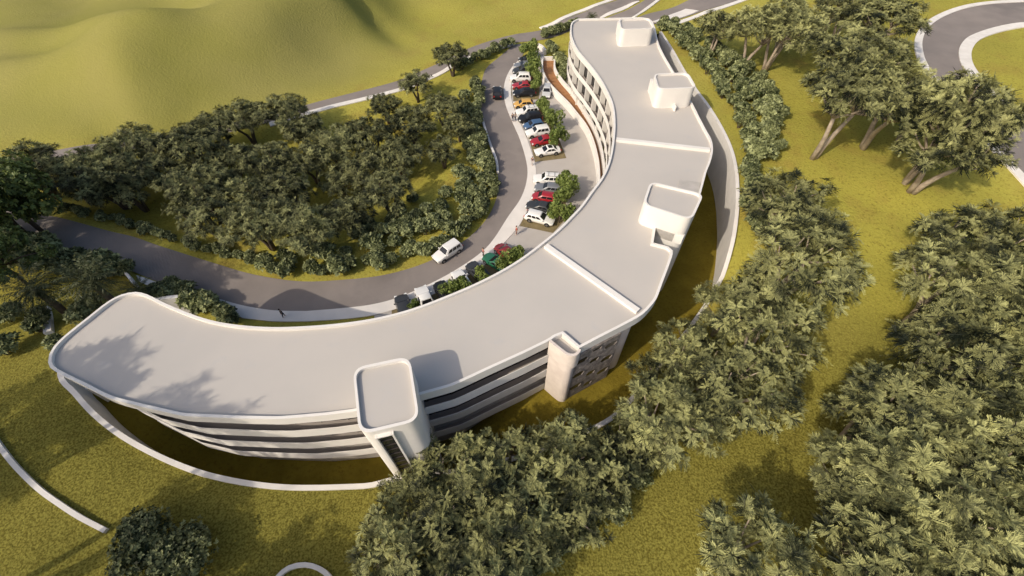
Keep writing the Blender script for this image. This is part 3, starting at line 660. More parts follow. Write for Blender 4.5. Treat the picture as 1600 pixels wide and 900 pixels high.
def make_broadleaf(seed, r=4.8, h=11.0):
    g = np.random.default_rng(seed); root = empty('broadleaf_tree'); lumps = 16
    lc = np.c_[g.normal(size=(lumps, 2))*r*.48, h-r*.8+g.uniform(-.7, .55, lumps)*r]; lr = g.uniform(.26, .42, lumps)*r; ns = 1100
    k = g.integers(0, lumps, ns); u = unit(g.normal(size=(ns, 3))); pos = lc[k]+u*lr[k][:, None]*g.uniform(.6, 1.08, ns)[:, None]
    V, F, T = rosettes(g, pos, unit(u+np.array((0, 0, .3))), .50, 8, .28); np_obj('crown', V, F, T, M['fresh_dark'], root)
    b = MB(); b.tube(catmull([np.array((0, 0, -.3)), np.array((.3, .1, h*.25)), np.array((.1, .3, h*.5))], .5), .3, 9)
    for c in lc: b.tube([(.1, .3, h*.46), tuple((np.array((0, 0, h*.55))+c)/2), tuple(c)], [.16, .1, .04], 6)
    b.build('trunk', M['bark_dark'], root, True); return root
def make_palm(seed, h, fl=3.4, nf=46):
    g = np.random.default_rng(seed); root = empty('palm_tree'); b = MB()
    path = catmull([np.array((0, 0, -.4)), np.array((.15, .1, h*.4)), np.array((.05, .25, h*.75)), np.array((.0, .3, h))], .35)
    rad = .30-.07*np.linspace(0, 1, len(path))+.035*(np.arange(len(path)) % 2); rad[:3] += .12; b.tube(path, rad, 10)
    b.build('trunk', M['bark_dark'], root, True)
    VV, FF, TT = [], [], []; n0 = 0; top = path[-1]
    for i in range(nf):
        a = i*2.39996; el = R(78)-R(118)*(i/nf)**.9+g.normal()*.08; L_ = fl*g.uniform(.85, 1.12)
        s = np.linspace(0, 1, 15); elv = el-R(62)*s**1.5
        dr = np.cumsum(np.cos(elv))*L_/15; dz = np.cumsum(np.sin(elv))*L_/15
        pts = top+np.c_[np.cos(a)*dr, np.sin(a)*dr, dz]
        for sgn in (-1, 1):
            fine = resample(pts, 34); t = unit(np.gradient(fine, axis=0)); sd_ = unit(np.cross(t, (0, 0, 1)))*sgn
            ax = unit(sd_*.8+t*.62+np.array((0, 0, -.22))+g.normal(size=fine.shape)*.1)
            prof = np.sin(np.pi*np.clip(np.linspace(.08, .97, 34), 0, 1))**.6
            V, F = blades(fine, ax, .72*prof*g.uniform(.85, 1.1, 34), np.full(34, .035), g, .1)
            VV.append(V); FF.append(F+n0); n0 += len(V); TT.append(np.clip(np.full(len(V), .5-.4*i/nf+g.normal()*.12), 0, 1))
        r_ = MB(); 
    np_obj('crown', np.concatenate(VV), np.concatenate(FF), np.concatenate(TT), M['palm'], root); return root

class Stock:
    """keeps one prototype per kind; the first use takes it, later uses copy it"""
    def __init__(self, protos): self.p = protos; self.used = [False]*len(protos)
    def put(self, i, loc, rz, sc, label, cat, group=None, szr=1.0):
        i %= len(self.p); o = self.p[i] if not self.used[i] else copy_tree(self.p[i]); self.used[i] = True
        o.location = loc; o.rotation_euler = (0, 0, rz); o.scale = (sc, sc, sc*szr)
        for k in ('group', 'label'):
            if k in o.keys(): del o[k]
        tag(o, label, cat, group); return o
    def purge(self):
        for o, u in zip(self.p, self.used):
            if not u:
                for c in list(o.children): bpy.data.objects.remove(c)
                bpy.data.objects.remove(o)
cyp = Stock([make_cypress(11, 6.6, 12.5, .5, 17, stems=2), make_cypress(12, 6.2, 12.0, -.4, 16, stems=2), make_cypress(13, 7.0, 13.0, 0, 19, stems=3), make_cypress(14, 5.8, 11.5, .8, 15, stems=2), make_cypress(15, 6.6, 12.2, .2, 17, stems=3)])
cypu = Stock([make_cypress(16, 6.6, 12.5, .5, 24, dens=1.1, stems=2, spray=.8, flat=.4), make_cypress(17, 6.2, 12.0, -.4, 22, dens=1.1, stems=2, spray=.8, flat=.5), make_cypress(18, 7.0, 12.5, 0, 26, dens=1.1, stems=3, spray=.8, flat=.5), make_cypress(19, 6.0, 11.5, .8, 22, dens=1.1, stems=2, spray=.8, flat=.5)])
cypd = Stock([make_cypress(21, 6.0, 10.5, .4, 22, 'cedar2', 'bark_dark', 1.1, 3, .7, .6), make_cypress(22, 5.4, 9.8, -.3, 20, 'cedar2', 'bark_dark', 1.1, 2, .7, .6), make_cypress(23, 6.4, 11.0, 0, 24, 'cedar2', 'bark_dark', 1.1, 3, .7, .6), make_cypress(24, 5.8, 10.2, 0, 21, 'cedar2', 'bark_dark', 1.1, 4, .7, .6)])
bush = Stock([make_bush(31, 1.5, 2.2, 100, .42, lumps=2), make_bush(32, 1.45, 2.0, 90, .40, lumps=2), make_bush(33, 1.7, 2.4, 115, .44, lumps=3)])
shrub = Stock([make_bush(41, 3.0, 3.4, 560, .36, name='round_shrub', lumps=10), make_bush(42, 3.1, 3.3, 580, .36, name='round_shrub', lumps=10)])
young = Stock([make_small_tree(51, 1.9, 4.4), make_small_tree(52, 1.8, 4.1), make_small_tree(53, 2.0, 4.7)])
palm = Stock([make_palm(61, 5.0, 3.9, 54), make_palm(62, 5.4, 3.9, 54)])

def tree_at(st, i, cx, cy, hc, sc, label, cat='tree', group=None, rz=None, kz=1.0):
    """a tree whose crown centre (hc metres up) is seen at pixel cx, cy"""
    p = G(cx, cy, hc*sc*kz); return st.put(i, (p[0], p[1], p[2]), random.uniform(0, 6.28) if rz is None else rz, sc, label, cat, group, kz)
def tree_base(st, i, bx, by, sc, label, cat='tree', group=None, rz=0., kz=1.0):
    p = G(bx, by); return st.put(i, (p[0], p[1], p[2]), rz, sc, label, cat, group, kz)

# trees on the east slope, each one on its own
EG = 'pale trunked cypress trees on the east slope'
tree_base(cypu, 0, 1271, 247, 1.05, 'big forked pale trunk cypress alone on the slope east of the hedge', group=EG, rz=.1)
tree_base(cypu, 3, 1413, 285, 1.0, 'forked pale trunk cypress standing nearest the loop road', group=EG, rz=.5, kz=1.3)
tree_base(cypu, 1, 1159, 108, .85, 'leaning cypress behind the hedge beside the top right tower', group=EG, rz=2.)
tree_base(cypu, 2, 1194, 111, .85, 'cypress with a wide V shaped trunk on the upper slope', group=EG, rz=0.)
tree_base(cypu, 3, 1107, 90, .7, 'smallest cypress at the top end of the hedge', group=EG, rz=1.)
tree_base(cypu, 0, 1287, 50, .8, 'distant leaning cypress at the top edge above the slope', group=EG, rz=.7)
for i, (x, y, s, l) in enumerate(((1350,85,1.05,'broad cypress in the upper right clump with its crown over grass'), (1415,138,1.05,'cypress beside the left kerb of the loop road'), (1390,25,.95,'cypress at the far end of the upper right clump'),
        (1455,150,.8,'cypress crown hanging over the loop road kerb'), (1330,12,.8,'far cypress at the top of the upper right clump'), (1500,215,.95,'cypress overhanging the loop road kerb at the right'), (1240,20,.8,'far cypress behind the pair with V shaped trunks'))):
    tree_at(cypu, i, x, y, 10, s*1.08, l, group=EG, kz=.86)
HG = 'cypress trees in a line between wall and slope'
for i, (x, y, s, l) in enumerate(((1238,298,.72,'cypress at the lower end of the round leaved hedge'), (1258,402,.84,'cypress crown widest to the right in the middle of the line'), (1190,445,.60,'cypress beside the lower end of the tall retaining wall'),
        (1205,505,.80,'cypress standing right of the dark sunken lawn'), (1072,545,.58,'cypress crown closest to the stone faced wall'), (1052,645,.70,'cypress right of the thin white wall end by the lit lawn'), (1165,600,.66,'cypress at the lower right end of the line'), (1120,565,.62,'cypress in the middle of the clump near the stone faced wall'), (1100,650,.5,'cypress over the grass at the lower edge of the line'), (1142,478,.60,'cypress hiding the low end of the retaining wall beside the sunken lawn'), (1018,588,.44,'small cypress nearest the rounded pillar at the end of the line'), (1270,345,.55,'small cypress at the right edge of the line under the slope'))):
    tree_at(cyp, i+1, x, y, 10, s, l, group=HG)
RG = 'cypress grove on the right'
for i, (x, y, s) in enumerate(((1525,362,.75),(1600,368,.85),(1495,440,.80),(1580,465,.9),(1510,535,.8),(1600,560,.9),(1368,652,.58),(1428,648,.72),(1505,650,.8),(1590,665,.85),
        (1335,738,.58),(1405,745,.76),(1480,765,.84),(1565,775,.85),(1385,835,.7),(1450,870,.8),(1550,880,.85),(1640,480,.9),(1650,760,.9),(1400,940,.75),(1500,960,.85),(1600,960,.8))):
    tree_at(cyp, i, x, y, 10, s, 'pale green spiky cypress in the dense grove filling the lower right', group=RG)
tree_at(cyp, 1, 1200, 880, 10, .74, 'lone spiky cypress at the bottom edge left of the grove', group=RG)
SG = 'cypress grove in front of the building'
for i, (x, y, s) in enumerate(((712,735,.56),(795,708,.60),(878,708,.62),(940,725,.54),(655,785,.58),(740,800,.64),(825,788,.62),(905,785,.52),(612,855,.60),(700,868,.66),(785,870,.58),(620,930,.66),(725,940,.64),(985,690,.46))):
    tree_at(cyp, i+2, x, y, 10, s, 'spiky cypress in the grove at the foot of the nearest stair tower', group=SG)
# forest inside the bend of the drive
FG = 'dark wood inside the bend of the drive'
for i, (x, y, s) in enumerate(((575,205,.75),(640,185,.75),(690,165,.6),(520,220,.8),(480,245,.66),(556,255,.7),(622,240,.66),(690,228,.55),(415,245,.72),(350,245,.8),(290,230,.8),(240,225,.8),(300,285,.8),(370,302,.72),
        (440,300,.72),(470,350,.75),(600,292,.66),(540,325,.66),(400,345,.7),(320,335,.7),(600,160,.55),(715,190,.5),(195,228,.75),(140,248,.75),(335,192,.7),(290,205,.65),(475,200,.6),(240,262,.7),(440,262,.6),(530,275,.6))):
    tree_at(cypd, i, x, y, 8.2, s, 'dark dense cypress in the wood inside the bend of the drive', group=FG)
tree_base(cypd, 0, 708, 119, .62, 'flat topped tree standing alone between back road and hedge', rz=.5)
tree_at(cypd, 1, 648, 122, 8.2, .62, 'tall dark tree at the top corner of the wood', rz=1.)
tree_at(cypd, 2, 440, 172, 8.2, .72, 'spreading tree with several bare trunks before the back road')
tree_at(cypd, 0, 375, 180, 8.2, .75, 'rounded dark tree left of the spreading many trunked tree')
for i, (x, y, s, l) in enumerate(((150,270,.85,'dark tree with a leaning trunk above the left end of the drive'), (190,285,.7,'smaller dark tree beside the leaning one above the drive'), (95,265,.8,'dark tree behind the bright tree at the left edge'), (35,255,.8,'dark tree at the left edge of the valley'))):
    tree_at(cypd, i+1, x, y, 8.2, s, l)
broad = Stock([make_broadleaf(55), make_broadleaf(56)])
for i, (x, y, s, l) in enumerate(((-14,292,1.0,'bright green broadleaf tree overhanging the left end of the drive'), (-50,290,1.1,'broadleaf tree cut by the left edge of the view'), (-25,395,.7,'smaller broadleaf tree at the left edge below the drive'))):
    tree_at(broad, i, x, y, 8.5, s, l)
# hedges of round leaved bushes
def hedge(px, n, jit, label, group, s0=.8, s1=1.15, st=bush):
    pl = resample(catmull([G(*p)[:2] for p in px], 1.0), n)
    for i, p in enumerate(pl):
        q = p+rng.uniform(-jit, jit, 2); st.put(i, (q[0], q[1], float(height(q[0], q[1]))-.05), random.uniform(0, 6.28), random.uniform(s0, s1), label, 'bush', group)
DG = 'hedge along the outside of the drive'; dl = 'round leaved dark green bush in the hedge along the drive'
hedge([(746,135),(746,165),(742,195),(749,228),(759,262),(764,298),(757,328),(735,352),(700,374),(660,396),(600,412),(540,420),(470,423),(420,416)], 38, .5, dl, DG)
hedge([(735,150),(736,185),(744,220),(752,260),(752,300),(738,322),(705,345),(660,370),(600,388),(545,398)], 25, 1.0, dl, DG)
hedge([(722,165),(722,200),(730,235),(735,270),(730,305)], 12, 1.2, dl, DG)
hedge([(690,340),(640,355),(585,368),(540,378)], 14, 1.2, dl, DG)
hedge([(400,408),(330,392),(260,370),(205,353),(150,340),(110,330)], 26, .4, dl, DG, .5, .75)
hedge([(712,112),(740,98),(770,84),(797,72)], 12, .4, 'low bush in the short hedge between the back road and the drive', 'hedge beside the back road', .8, 1.1)
hedge([(848,58),(875,50),(897,41)], 10, .4, 'bush in the hedge behind the far end of the building', 'hedge behind the building end', .8, 1.1)
WG = 'hedge above the tall retaining wall'; wl = 'dense round leaved bush in the wide hedge above the tall retaining wall'
hedge([(1034,48),(1058,62),(1085,88),(1108,118),(1130,150),(1150,180),(1163,215),(1170,250),(1176,290)], 27, .6, wl, WG, .95, 1.35)
hedge([(1056,50),(1086,64),(1110,88),(1134,110),(1156,142),(1180,175),(1198,210),(1205,250)], 23, .9, wl, WG, .95, 1.35)
hedge([(1150,100),(1172,125),(1188,142),(1200,165),(1212,200)], 11, .6, wl, WG, .9, 1.2)
hedge([(1172,300),(1178,330),(1172,360)], 6, .8, wl, WG, .9, 1.1)
hedge([(245,456),(275,468),(305,478),(340,487),(372,494)], 12, .5, 'dark bush in the planted strip between drive and roof edge', 'bushes beside the west roof', .85, 1.2)
hedge([(262,455),(300,467),(332,476)], 7, .5, 'dark bush in the planted strip between drive and roof edge', 'bushes beside the west roof', .8, 1.1)
lg = 'bushes below the left end of the drive'; ll = 'dark leafy bush on the bank below the left end of the drive'
hedge([(-10,365),(30,385),(75,395),(130,415),(190,432)], 16, .8, ll, lg, .9, 1.4)
hedge([(-10,400),(30,405),(70,415),(110,420),(165,440)], 12, 1.4, ll, lg, .9, 1.4)
for i, (x, y, s, l) in enumerate(((50,508,1.25,'round dark bush at the foot of the nearer palm'), (85,540,.9,'small dark bush near the rounded roof corner'), (125,495,1.0,'yellowish bush beside the west roof edge'), (5,492,1.3,'dark bush at the left edge below the palms'), (150,470,1.0,'bush between the palms and the roof'), (0,545,1.1,'low dark bush cut by the left edge'))):
    tree_at(bush, i, x, y, 1., s, l, 'bush')
tree_at(shrub, 0, 216, 846, 1.6, .92, 'large round shrub where the low white garden wall ends', 'shrub', kz=.82)
tree_at(shrub, 1, 286, 866, 1.6, .92, 'large round shrub right of its twin at the garden wall', 'shrub', kz=.82)
for i, (x, y, s) in enumerate(((835,868,.85),(890,815,.8),(945,775,.75),(780,890,.8),(985,745,.6))):
    tree_at(shrub, i, x, y, 1.8, s, 'round leaved shrub at the lower edge of the cypress grove', 'shrub', 'shrubs under the front grove')
# loose bushes in the wood clearing
for i, (x, y) in enumerate(((640,310),(700,300),(715,270),(690,320),(620,330),(575,350),(610,345),(650,335),(500,395),(455,400),(725,290))):
    tree_at(bush, i, x, y, 1., random.uniform(.8, 1.2), 'loose round bush on the grass between wood and drive hedge', 'bush', 'loose bushes by the wood')
# young trees in the forecourt
YG = 'young trees between the parked cars'
for i, (x, y, s, l) in enumerate(((828,70,1.0,'dark green round tree at the top end of the forecourt'), (832,88,.85,'green tree just below the top end of the forecourt'), (836,106,.85,'green tree behind the grey parked cars'), (838,124,.85,'green tree behind the white van and red car'), (848,160,.85,'green tree behind the yellow car'), (862,182,.95,'green tree behind the black car with white neighbour'), (873,209,.95,'green tree nearest the white coupe'),
        (886,279,.95,'green tree at the upper end of the middle parking bay'), (880,302,.8,'green tree in the middle of the middle parking bay'), (876,327,.95,'green tree at the lower end of the middle parking bay'),
        (808,396,.8,'green tree beside the dark red car above the roof edge'), (795,408,.75,'green tree beside the green car'), (752,430,.75,'green tree between the black and the white car at the roof edge'), (722,444,.75,'green tree half hiding the white car at the roof edge'), (705,453,.65,'green tree beside the black car along the curved roof edge'), (646,478,.5,'low green tree next to the white pickup'))):
    tree_at(young, i, x, y, 3.0, s, l, 'tree', YG)
for i, (x, y, s) in enumerate(((860,66,1.1),(866,78,1.2),(874,92,1.2),(879,106,1.1),(880,118,.9))):
    tree_at(bush, i, x, y, 1.3, s, 'dark feathery bush between the timber ramp and the building', 'bush', 'bushes beside the timber ramp')
# palms
tree_at(palm, 0, 55, 455, 5.0, .95, 'date palm with spreading fronds nearest the left edge', 'palm'); tree_at(palm, 1, 140, 436, 5.4, .95, 'dark date palm below the drive', 'palm')
tree_at(palm, 0, 207, 447, 6.6, .55, 'small palm peeping over the rounded roof corner', 'palm'); tree_at(palm, 1, 925, 23, 6.9, .45, 'small palm behind the far roof edge', 'palm')
shade = Stock([make_cypress(71, 5.6, 24, .5, 15, stems=2), make_cypress(72, 5.6, 28, -.5, 15, stems=2), make_cypress(73, 6.5, 20, 0, 20, 'cedar2', stems=3)])
for i, (k, x, y, s, l) in enumerate(((0,-54.4,7.2,1.0,'tall forked tree outside the left edge shading the roof'), (1,-48.0,-1.0,1.0,'tallest forked tree outside the lower left corner'), (1,-52,-8,.8,'tall tree below the lower left corner'), (2,-69,24,1.0,'tall dark tree outside the left edge nearest the drive'), (2,-77,31,1.0,'tall dark tree outside the left edge beyond the palms'), (2,-84,40,1.0,'tall dark tree outside the left edge by the end of the drive'), (2,-66,4,.95,'tall dark tree outside the left edge beyond the low garden wall'))):
    shade.put(k, (x, y, float(height(x, y))), i*1.3, s, l, 'tree')
for i, (x, y, s, l) in enumerate(((-27,-6,.9,'cypress below the bottom edge left of the arch'), (-29,-4.5,.9,'cypress below the bottom edge under the two round shrubs'), (-16,-8,.8,'cypress below the bottom edge right of the arch'))):
    cyp.put(i, (x, y, float(height(x, y))), i*2., s, l, 'tree')
# rubble along the foot of the west wall
b = MB(); g = np.random.default_rng(5)
for k in range(260):
    i = int(g.uniform(6, 40)); p = offset(WALL[:, :2], -g.uniform(1.2, 4.2), closed=False)[i]+g.normal(size=2)*.3; r = g.uniform(.12, .42)
    b.box((p[0], p[1], float(floor_z(p[0], p[1]))+r*.3), (r*g.uniform(1, 1.8), r, r*g.uniform(.6, 1.1)), rot=np.array(Matrix.Rotation(g.uniform(0, 3), 3, Vector(unit(g.normal(size=3))))))
tag(b.build('rubble', M['rubble']), kind='stuff')
for s_ in (cyp, cypu, cypd, bush, shrub, young, palm, shade, broad): s_.purge()

# ------------------------------------------------------------------ cars
PAINT = {}
def paint(c):
    if c not in PAINT: PAINT[c] = mat('car_paint', c, .35, coat=.6 if max(c) > .1 else .15, spec=.5 if max(c) > .1 else .25)
    return PAINT[c]
TYPES = {  # length, width, belt, height, nose z, bonnet z, windscreen foot, roof front, roof rear, rear glass foot, tail z
  'suv':    (4.65, 1.90, 1.10, 1.74, .80, 1.06, .95, .30, -1.95, -2.22, 1.08),
  'estate': (4.75, 1.86, .98, 1.50, .72, .95, 1.00, .20, -1.85, -2.28, .98),
  'hatch':  (4.05, 1.76, .98, 1.50, .72, .95, 1.05, .35, -1.45, -1.92, .98),
  'saloon': (4.70, 1.86, .95, 1.44, .70, .92, .95, .10, -1.05, -1.80, .98),
  'pickup': (5.20, 1.90, 1.08, 1.76, .82, 1.06, 1.10, .55, -.55, -.85, 1.05)}
def make_car(kind, col, rack=False):
    L_, Wd, belt, H, nz, bz, g0, r0, r1, g1, tz = TYPES[kind]; w = Wd/2; root = empty('parked_car'); pm = paint(col)
    st = [(L_/2, .62, .42, nz-.08), (L_/2-.12, .86, .30, nz+.02), (L_/2-.45, .97, .24, (nz+bz)/2), (g0+.35, 1.0, .22, bz-.02), (g0-.1, 1.0, .22, belt), (0, 1.0, .22, belt), (-1.2, 1.0, .22, belt), (-L_/2+.35, .98, .24, tz), (-L_/2+.08, .9, .32, tz-.04), (-L_/2, .74, .42, tz-.2)]
    V = []; k = 12
    for x, s, zb, zt in st:
        ww = w*s; h = zt-zb
        prof = [(.0, zb), (ww*.86, zb), (ww*.98, zb+h*.2), (ww, zb+h*.5), (ww*.985, zb+h*.78), (ww*.90, zt-.03), (ww*.55, zt), (0, zt)]
        full = [(y, z) for y, z in prof]+[(-y, z) for y, z in prof[-2:0:-1]]
        V += [(x, y, z) for y, z in full]; k = len(full)
    F = [(i*k+j, i*k+(j+1) % k, (i+1)*k+(j+1) % k, (i+1)*k+j) for i in range(len(st)-1) for j in range(k)]+[tuple(range(k))[::-1], tuple((len(st)-1)*k+j for j in range(k))]
    b = MB(); b.add(V, F); body = b.build('body', pm, root, 40)
    wb, wr = w*.95, w*.78
    cb = MB()
    base = [(g0, wb*.92), (g0-.25, wb), (g1+.2, wb), (g1, wb*.9)]; rf = [(r0, wr*.92), (r0-.2, wr), (r1+.15, wr), (r1, wr*.94)]
    bp = [(x, y, belt-.04) for x, y in base]+[(x, -y, belt-.04) for x, y in base[::-1]]; tp = [(x, y, H-.05) for x, y in rf]+[(x, -y, H-.05) for x, y in rf[::-1]]
    cp = [(x*.97-.02, y*.88, H) for x, y, z in tp]
    cb.add(bp+tp+cp, [(i, (i+1) % 8, 8+(i+1) % 8, 8+i) for i in range(8)]+[(8+i, 8+(i+1) % 8, 16+(i+1) % 8, 16+i) for i in range(8)]+[tuple(range(16, 24))])
    cb.build('cabin', pm, root, 40)
    def lerp(a, c, t): return np.array(a)*(1-t)+np.array(c)*t
    def pane(name, q, d):
        q = [np.array(p, float) for p in q]; n = unit(np.cross(q[1]-q[0], q[3]-q[0])); c = np.mean(q, 0)
        if n@(c-np.array((0, 0, belt))) < 0: n = -n
        bb = MB(); bb.add([p+n*d for p in q]+[p-n*.02 for p in q], [(0, 1, 2, 3), (4, 7, 6, 5)]+[(i, (i+1) % 4, 4+(i+1) % 4, 4+i) for i in range(4)]); bb.build(name, M['glass'], root)
    a, c = bp[0], bp[7]; e, f = tp[0], tp[7]
    pane('windscreen', [lerp(lerp(a, c, .05), lerp(e, f, .05), .10), lerp(lerp(a, c, .95), lerp(e, f, .95), .10), lerp(lerp(a, c, .94), lerp(e, f, .94), .92), lerp(lerp(a, c, .06), lerp(e, f, .06), .92)], .014)
    a, c = bp[3], bp[4]; e, f = tp[3], tp[4]
    pane('rear_window', [lerp(lerp(a, c, .07), lerp(e, f, .07), .18), lerp(lerp(a, c, .93), lerp(e, f, .93), .18), lerp(lerp(a, c, .9), lerp(e, f, .9), .9), lerp(lerp(a, c, .1), lerp(e, f, .1), .9)], .014)
    for sg, (i0, i1) in ((1, (1, 2)), (-1, (6, 5))):
        nw = 2 if kind in ('saloon', 'hatch', 'pickup') else 3
        for j in range(nw):
            t0, t1 = .03+j*.94/nw+.02, .03+(j+1)*.94/nw-.02
            pane('side_window', [lerp(lerp(bp[i0], bp[i1], t0), lerp(tp[i0], tp[i1], t0), .14), lerp(lerp(bp[i0], bp[i1], t1), lerp(tp[i0], tp[i1], t1), .14), lerp(lerp(bp[i0], bp[i1], t1), lerp(tp[i0], tp[i1], t1), .86), lerp(lerp(bp[i0], bp[i1], t0), lerp(tp[i0], tp[i1], t0), .86)], .014)
    for x in (L_*.305, -L_*.295):
        for sg in (-1, 1):
            ab = MB(); ab.tube([(x, sg*(w*.80), .37), (x, sg*(w+.012), .37)], .41, 18); ab.build('wheel_arch', M['plastic'], root)
            tb = MB(); tb.tube([(x, sg*(w-.20), .33), (x, sg*(w-.02), .33), (x, sg*(w+.03), .33)], [.33, .33, .30], 18); ty = tb.build('wheel', M['tyre'], root)
            rb = MB(); rb.tube([(x, sg*(w-.05), .33), (x, sg*(w+.042), .33)], [.21, .19], 12); rb.build('rim', M['rim'], ty)
    for sg in (-1, 1):
        hb = MB(); hb.box((L_/2-.17, sg*w*.70, nz-.04), (.26, .36, .15), sg*-.35); hb.build('headlight', M['lamp'], root)
        hb = MB(); hb.box((-L_/2+.07, sg*w*.72, tz-.16), (.16, .30, .24), sg*.2); hb.build('tail_light', M['tail'], root)
        mb = MB(); mb.box((g0-.25, sg*(w+.07), belt+.04), (.14, .2, .13)); mb.build('mirror', pm, root)
    bb = MB(); bb.box((L_/2-.03, 0, .43), (.12, w*1.15, .2)); bb.build('grille', M['plastic'], root)
    if rack:
        rk_ = MB()
        for sg in (-1, 1): rk_.box(((r0+r1)/2, sg*wr*.82, H+.05), (abs(r1-r0)*.85, .05, .05))
        for t in (.25, .7): rk_.box((r0+(r1-r0)*t, 0, H+.055), (.06, wr*1.64, .035))
        rk_.build('roof_rack', M['plastic'], root)
    if kind == 'pickup':
        bb = MB(); bb.box((-1.7, 0, tz+.005), (1.45, Wd*.78, .06)); bb.build('load_bed', M['plastic'], root)
    return root
WHITE, BLACK, RED, DRED, GREY, SILV, YEL, BLUE, GREEN, DGREY = (.74,.72,.68), (.014,.014,.016), (.32,.015,.02), (.20,.02,.02), (.16,.165,.175), (.5,.5,.5), (.58,.33,.07), (.05,.10,.19), (.02,.12,.06), (.04,.042,.045)
CG = 'cars parked on the forecourt'
CARS = [ # px, py, nose px, py, kind, colour, rack, label
 (777,149,776.5,130,'suv',BLACK,0,'black off road car driving away up the drive'), (700,398,683,409,'suv',WHITE,0,'white off road car driving along the curve of the drive'),
 (824,97,806,98,'hatch',BLACK,0,'black hatchback at the far end of the upper parking row'), (819,106,800,107,'saloon',GREY,0,'grey car second from the far end of the upper row'),
 (817,115,798,116,'suv',DGREY,0,'dark car between the grey car and the white van'), (813,126,795,126,'suv',WHITE,0,'white boxy car just above the red one'), (817,138,799,138,'saloon',RED,0,'red car between white boxy car and black car'),
 (819,149,800,150,'estate',BLACK,0,'black estate at the lower end of the upper bay'), (854,147,851,165,'estate',SILV,0,'silver car standing apart beside the ramp wall'),
 (818,167,799,168,'hatch',YEL,0,'yellow hatchback in the parking row'), (824,179,805,181,'suv',WHITE,1,'white car with a roof rack below the yellow hatchback'), (828,189,809,191,'suv',BLACK,0,'black off road car below the white roof rack car'),
 (834,200,815,203,'hatch',BLUE,0,'blue car below the black off road car'), (840,211,821,214,'suv',WHITE,0,'white car between the blue and the red car'), (848,224,829,227,'saloon',RED,0,'red car next to the white coupe'),
 (855,240,835,243,'saloon',WHITE,0,'white coupe with dark sunroof at the end of the row'),
 (854,285,835,284,'suv',WHITE,1,'white car at the upper end of the middle bay'), (857,299,838,297,'estate',GREY,0,'grey estate below the white car in the middle bay'), (850,313,831,310,'hatch',RED,0,'red hatchback in the middle bay'),
 (844,328,826,324,'saloon',DGREY,0,'dark grey car next to the white estate in the middle bay'), (843,345,862,350,'estate',WHITE,0,'white estate at the lower end of the middle bay'),
 (790,399,777,388,'hatch',DRED,0,'dark red car at the start of the curved parking row'), (776,415,761,405,'saloon',GREEN,0,'green car beside the dark red one'), (748,431,737,419,'suv',DGREY,0,'charcoal car half hidden by a young tree near the green car'),
 (724,445,715,431,'saloon',WHITE,0,'white car half hidden by foliage at the roof edge'), (696,463,687,448,'suv',BLACK,0,'black car left of the half hidden white car'), (667,475,660,459,'pickup',WHITE,0,'white pickup at the roof edge'), (633,486,628,469,'suv',DGREY,0,'dark car at the left end of the curved parking row')]
seen = {}
for x, y, nx, ny, kind, col, rk_, lab in CARS:
    z = .13 if lab.find('drive') < 0 else .07
    p, q = P(x, y, z), P(nx, ny, z); key = (kind, col, rk_)
    if key in seen: o = copy_tree(seen[key])
    else: o = make_car(kind, col, rk_); seen[key] = o
    o.location = (p[0], p[1], z); o.rotation_euler = (0, 0, math.atan2(q[1]-p[1], q[0]-p[0]))
    if 'group' in o.keys(): del o['group']
    if 'driving' in lab: tag(o, lab, 'car')
    else: tag(o, lab, 'car', CG)
    if col == WHITE and kind == 'saloon' and 'coupe' in lab:
        b = MB(); b.box((-.45, 0, 1.437), (.75, .95, .02)); b.build('sunroof', M['glass'], o)

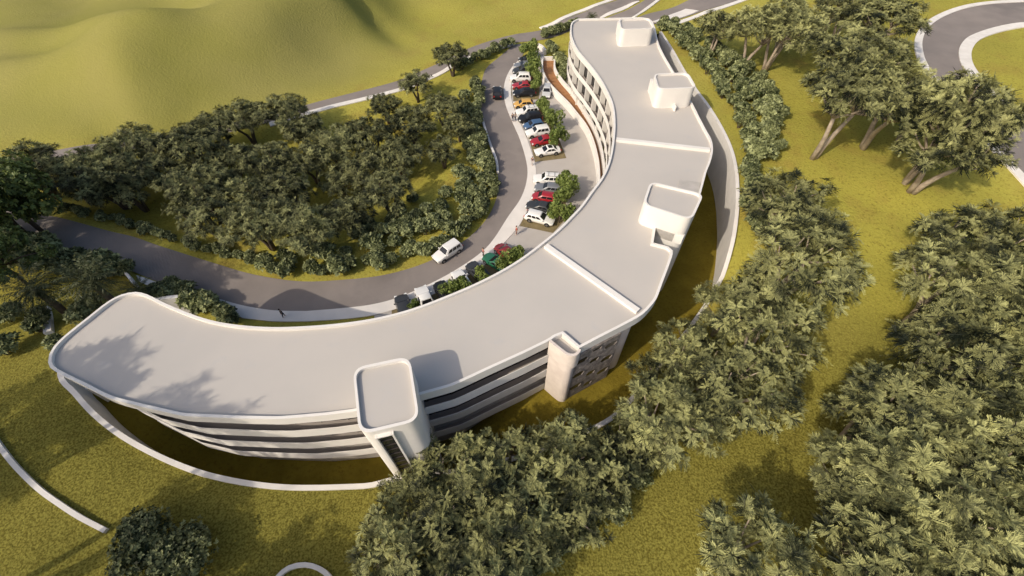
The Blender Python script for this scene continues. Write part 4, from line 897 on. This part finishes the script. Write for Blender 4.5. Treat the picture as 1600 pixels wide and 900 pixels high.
# ------------------------------------------------------------------ people
def skin(name, V, E, Rr, m, parent):
    me = bpy.data.meshes.new(name); me.from_pydata(V, E, []); o = bpy.data.objects.new(name, me); COL.objects.link(o); o.parent = parent
    me.skin_vertices.new() if hasattr(me.skin_vertices, 'new') and not me.skin_vertices else None
    md = o.modifiers.new('skin', 'SKIN')
    if not me.skin_vertices: 
        bm = bmesh.new(); bm.from_mesh(me); bm.verts.layers.skin.verify(); bm.to_mesh(me); bm.free()
    for i, r in enumerate(Rr): me.skin_vertices[0].data[i].radius = (r, r); me.skin_vertices[0].data[i].use_root = (i == 0)
    su = o.modifiers.new('subsurf', 'SUBSURF'); su.levels = 1; su.render_levels = 1; md.use_smooth_shade = True
    me.materials.append(m); return o
def person(px, py, face, shirt, legs, stride, label, hair=(.03, .02, .015)):
    p = P(px, py, .16); root = empty('person', (p[0], p[1], .16), face, label, 'person')
    s = stride
    V = [(0,0,.95),(0,0,1.12),(0,0,1.34),(0,0,1.47),(.01,0,1.54),(.02,0,1.63),(.01,0,1.72),
         (0,.19,1.40),(-.06,.25,1.14),(.06,.25,.90),(.10,.25,.82),(0,-.19,1.40),(-.02,-.25,1.14),(-.04,-.25,.9),(-.02,-.25,.81),
         (0,.09,.90),(s*.5+.03,.10,.50),(s*.6,.10,.09),(s*.6+.15,.11,.03),(0,-.09,.90),(-s*.35+.04,-.10,.50),(-s*.75,-.10,.09),(-s*.75+.15,-.11,.03)]
    E = [(0,1),(1,2),(2,3),(3,4),(4,5),(5,6),(2,7),(7,8),(8,9),(9,10),(2,11),(11,12),(12,13),(13,14),(0,15),(15,16),(16,17),(17,18),(0,19),(19,20),(20,21),(21,22)]
    Rr = [.13,.12,.145,.07,.058,.098,.075,.055,.045,.036,.034,.055,.045,.036,.034,.085,.058,.042,.035,.085,.058,.042,.035]
    skin('body', V, E, Rr, M['skin'], root)
    k = [0,1,2,7,8,11,12]; mp = {a: i for i, a in enumerate(k)}
    skin('shirt', [V[i] for i in k], [(mp[a], mp[c]) for a, c in E if a in mp and c in mp], [.155,.145,.17,.075,.06,.075,.06], mat('shirt', shirt, .8), root)
    k = [0,15,16,17,19,20,21]; mp = {a: i for i, a in enumerate(k)}
    skin('trousers', [V[i] for i in k], [(mp[a], mp[c]) for a, c in E if a in mp and c in mp], [.15,.105,.078,.06,.105,.078,.06], mat('trousers', legs, .8), root)
    b = MB(); b.tube([(-.01,0,1.60),(-.02,0,1.68),(.0,0,1.745),(.0,0,1.765)], [.085,.112,.085,.03], 10); b.build('hair', mat('hair', hair, .6), root, True)
    return root
person(807, 366, R(200), (.42,.08,.07), (.25,.12,.1), .12, 'person in red standing on the pavement below the white estate')
person(755.5, 400, R(210), (.55,.22,.20), (.04,.04,.05), .2, 'person in pink top and dark trousers by the green car')
person(444, 495, R(30), (.02,.02,.022), (.02,.02,.025), .2, 'person in dark clothes walking alone on the shaded pavement')
person(831.5, 258, R(250), (.12,.08,.09), (.5,.45,.42), .15, 'person in dark top and pale trousers below the white coupe')
person(801, 189.5, R(280), (.05,.05,.06), (.06,.06,.08), .18, 'left person of the pair walking beside the parked cars')
person(805, 189, R(280), (.3,.28,.26), (.06,.06,.08), -.18, 'right person of the pair walking beside the parked cars')
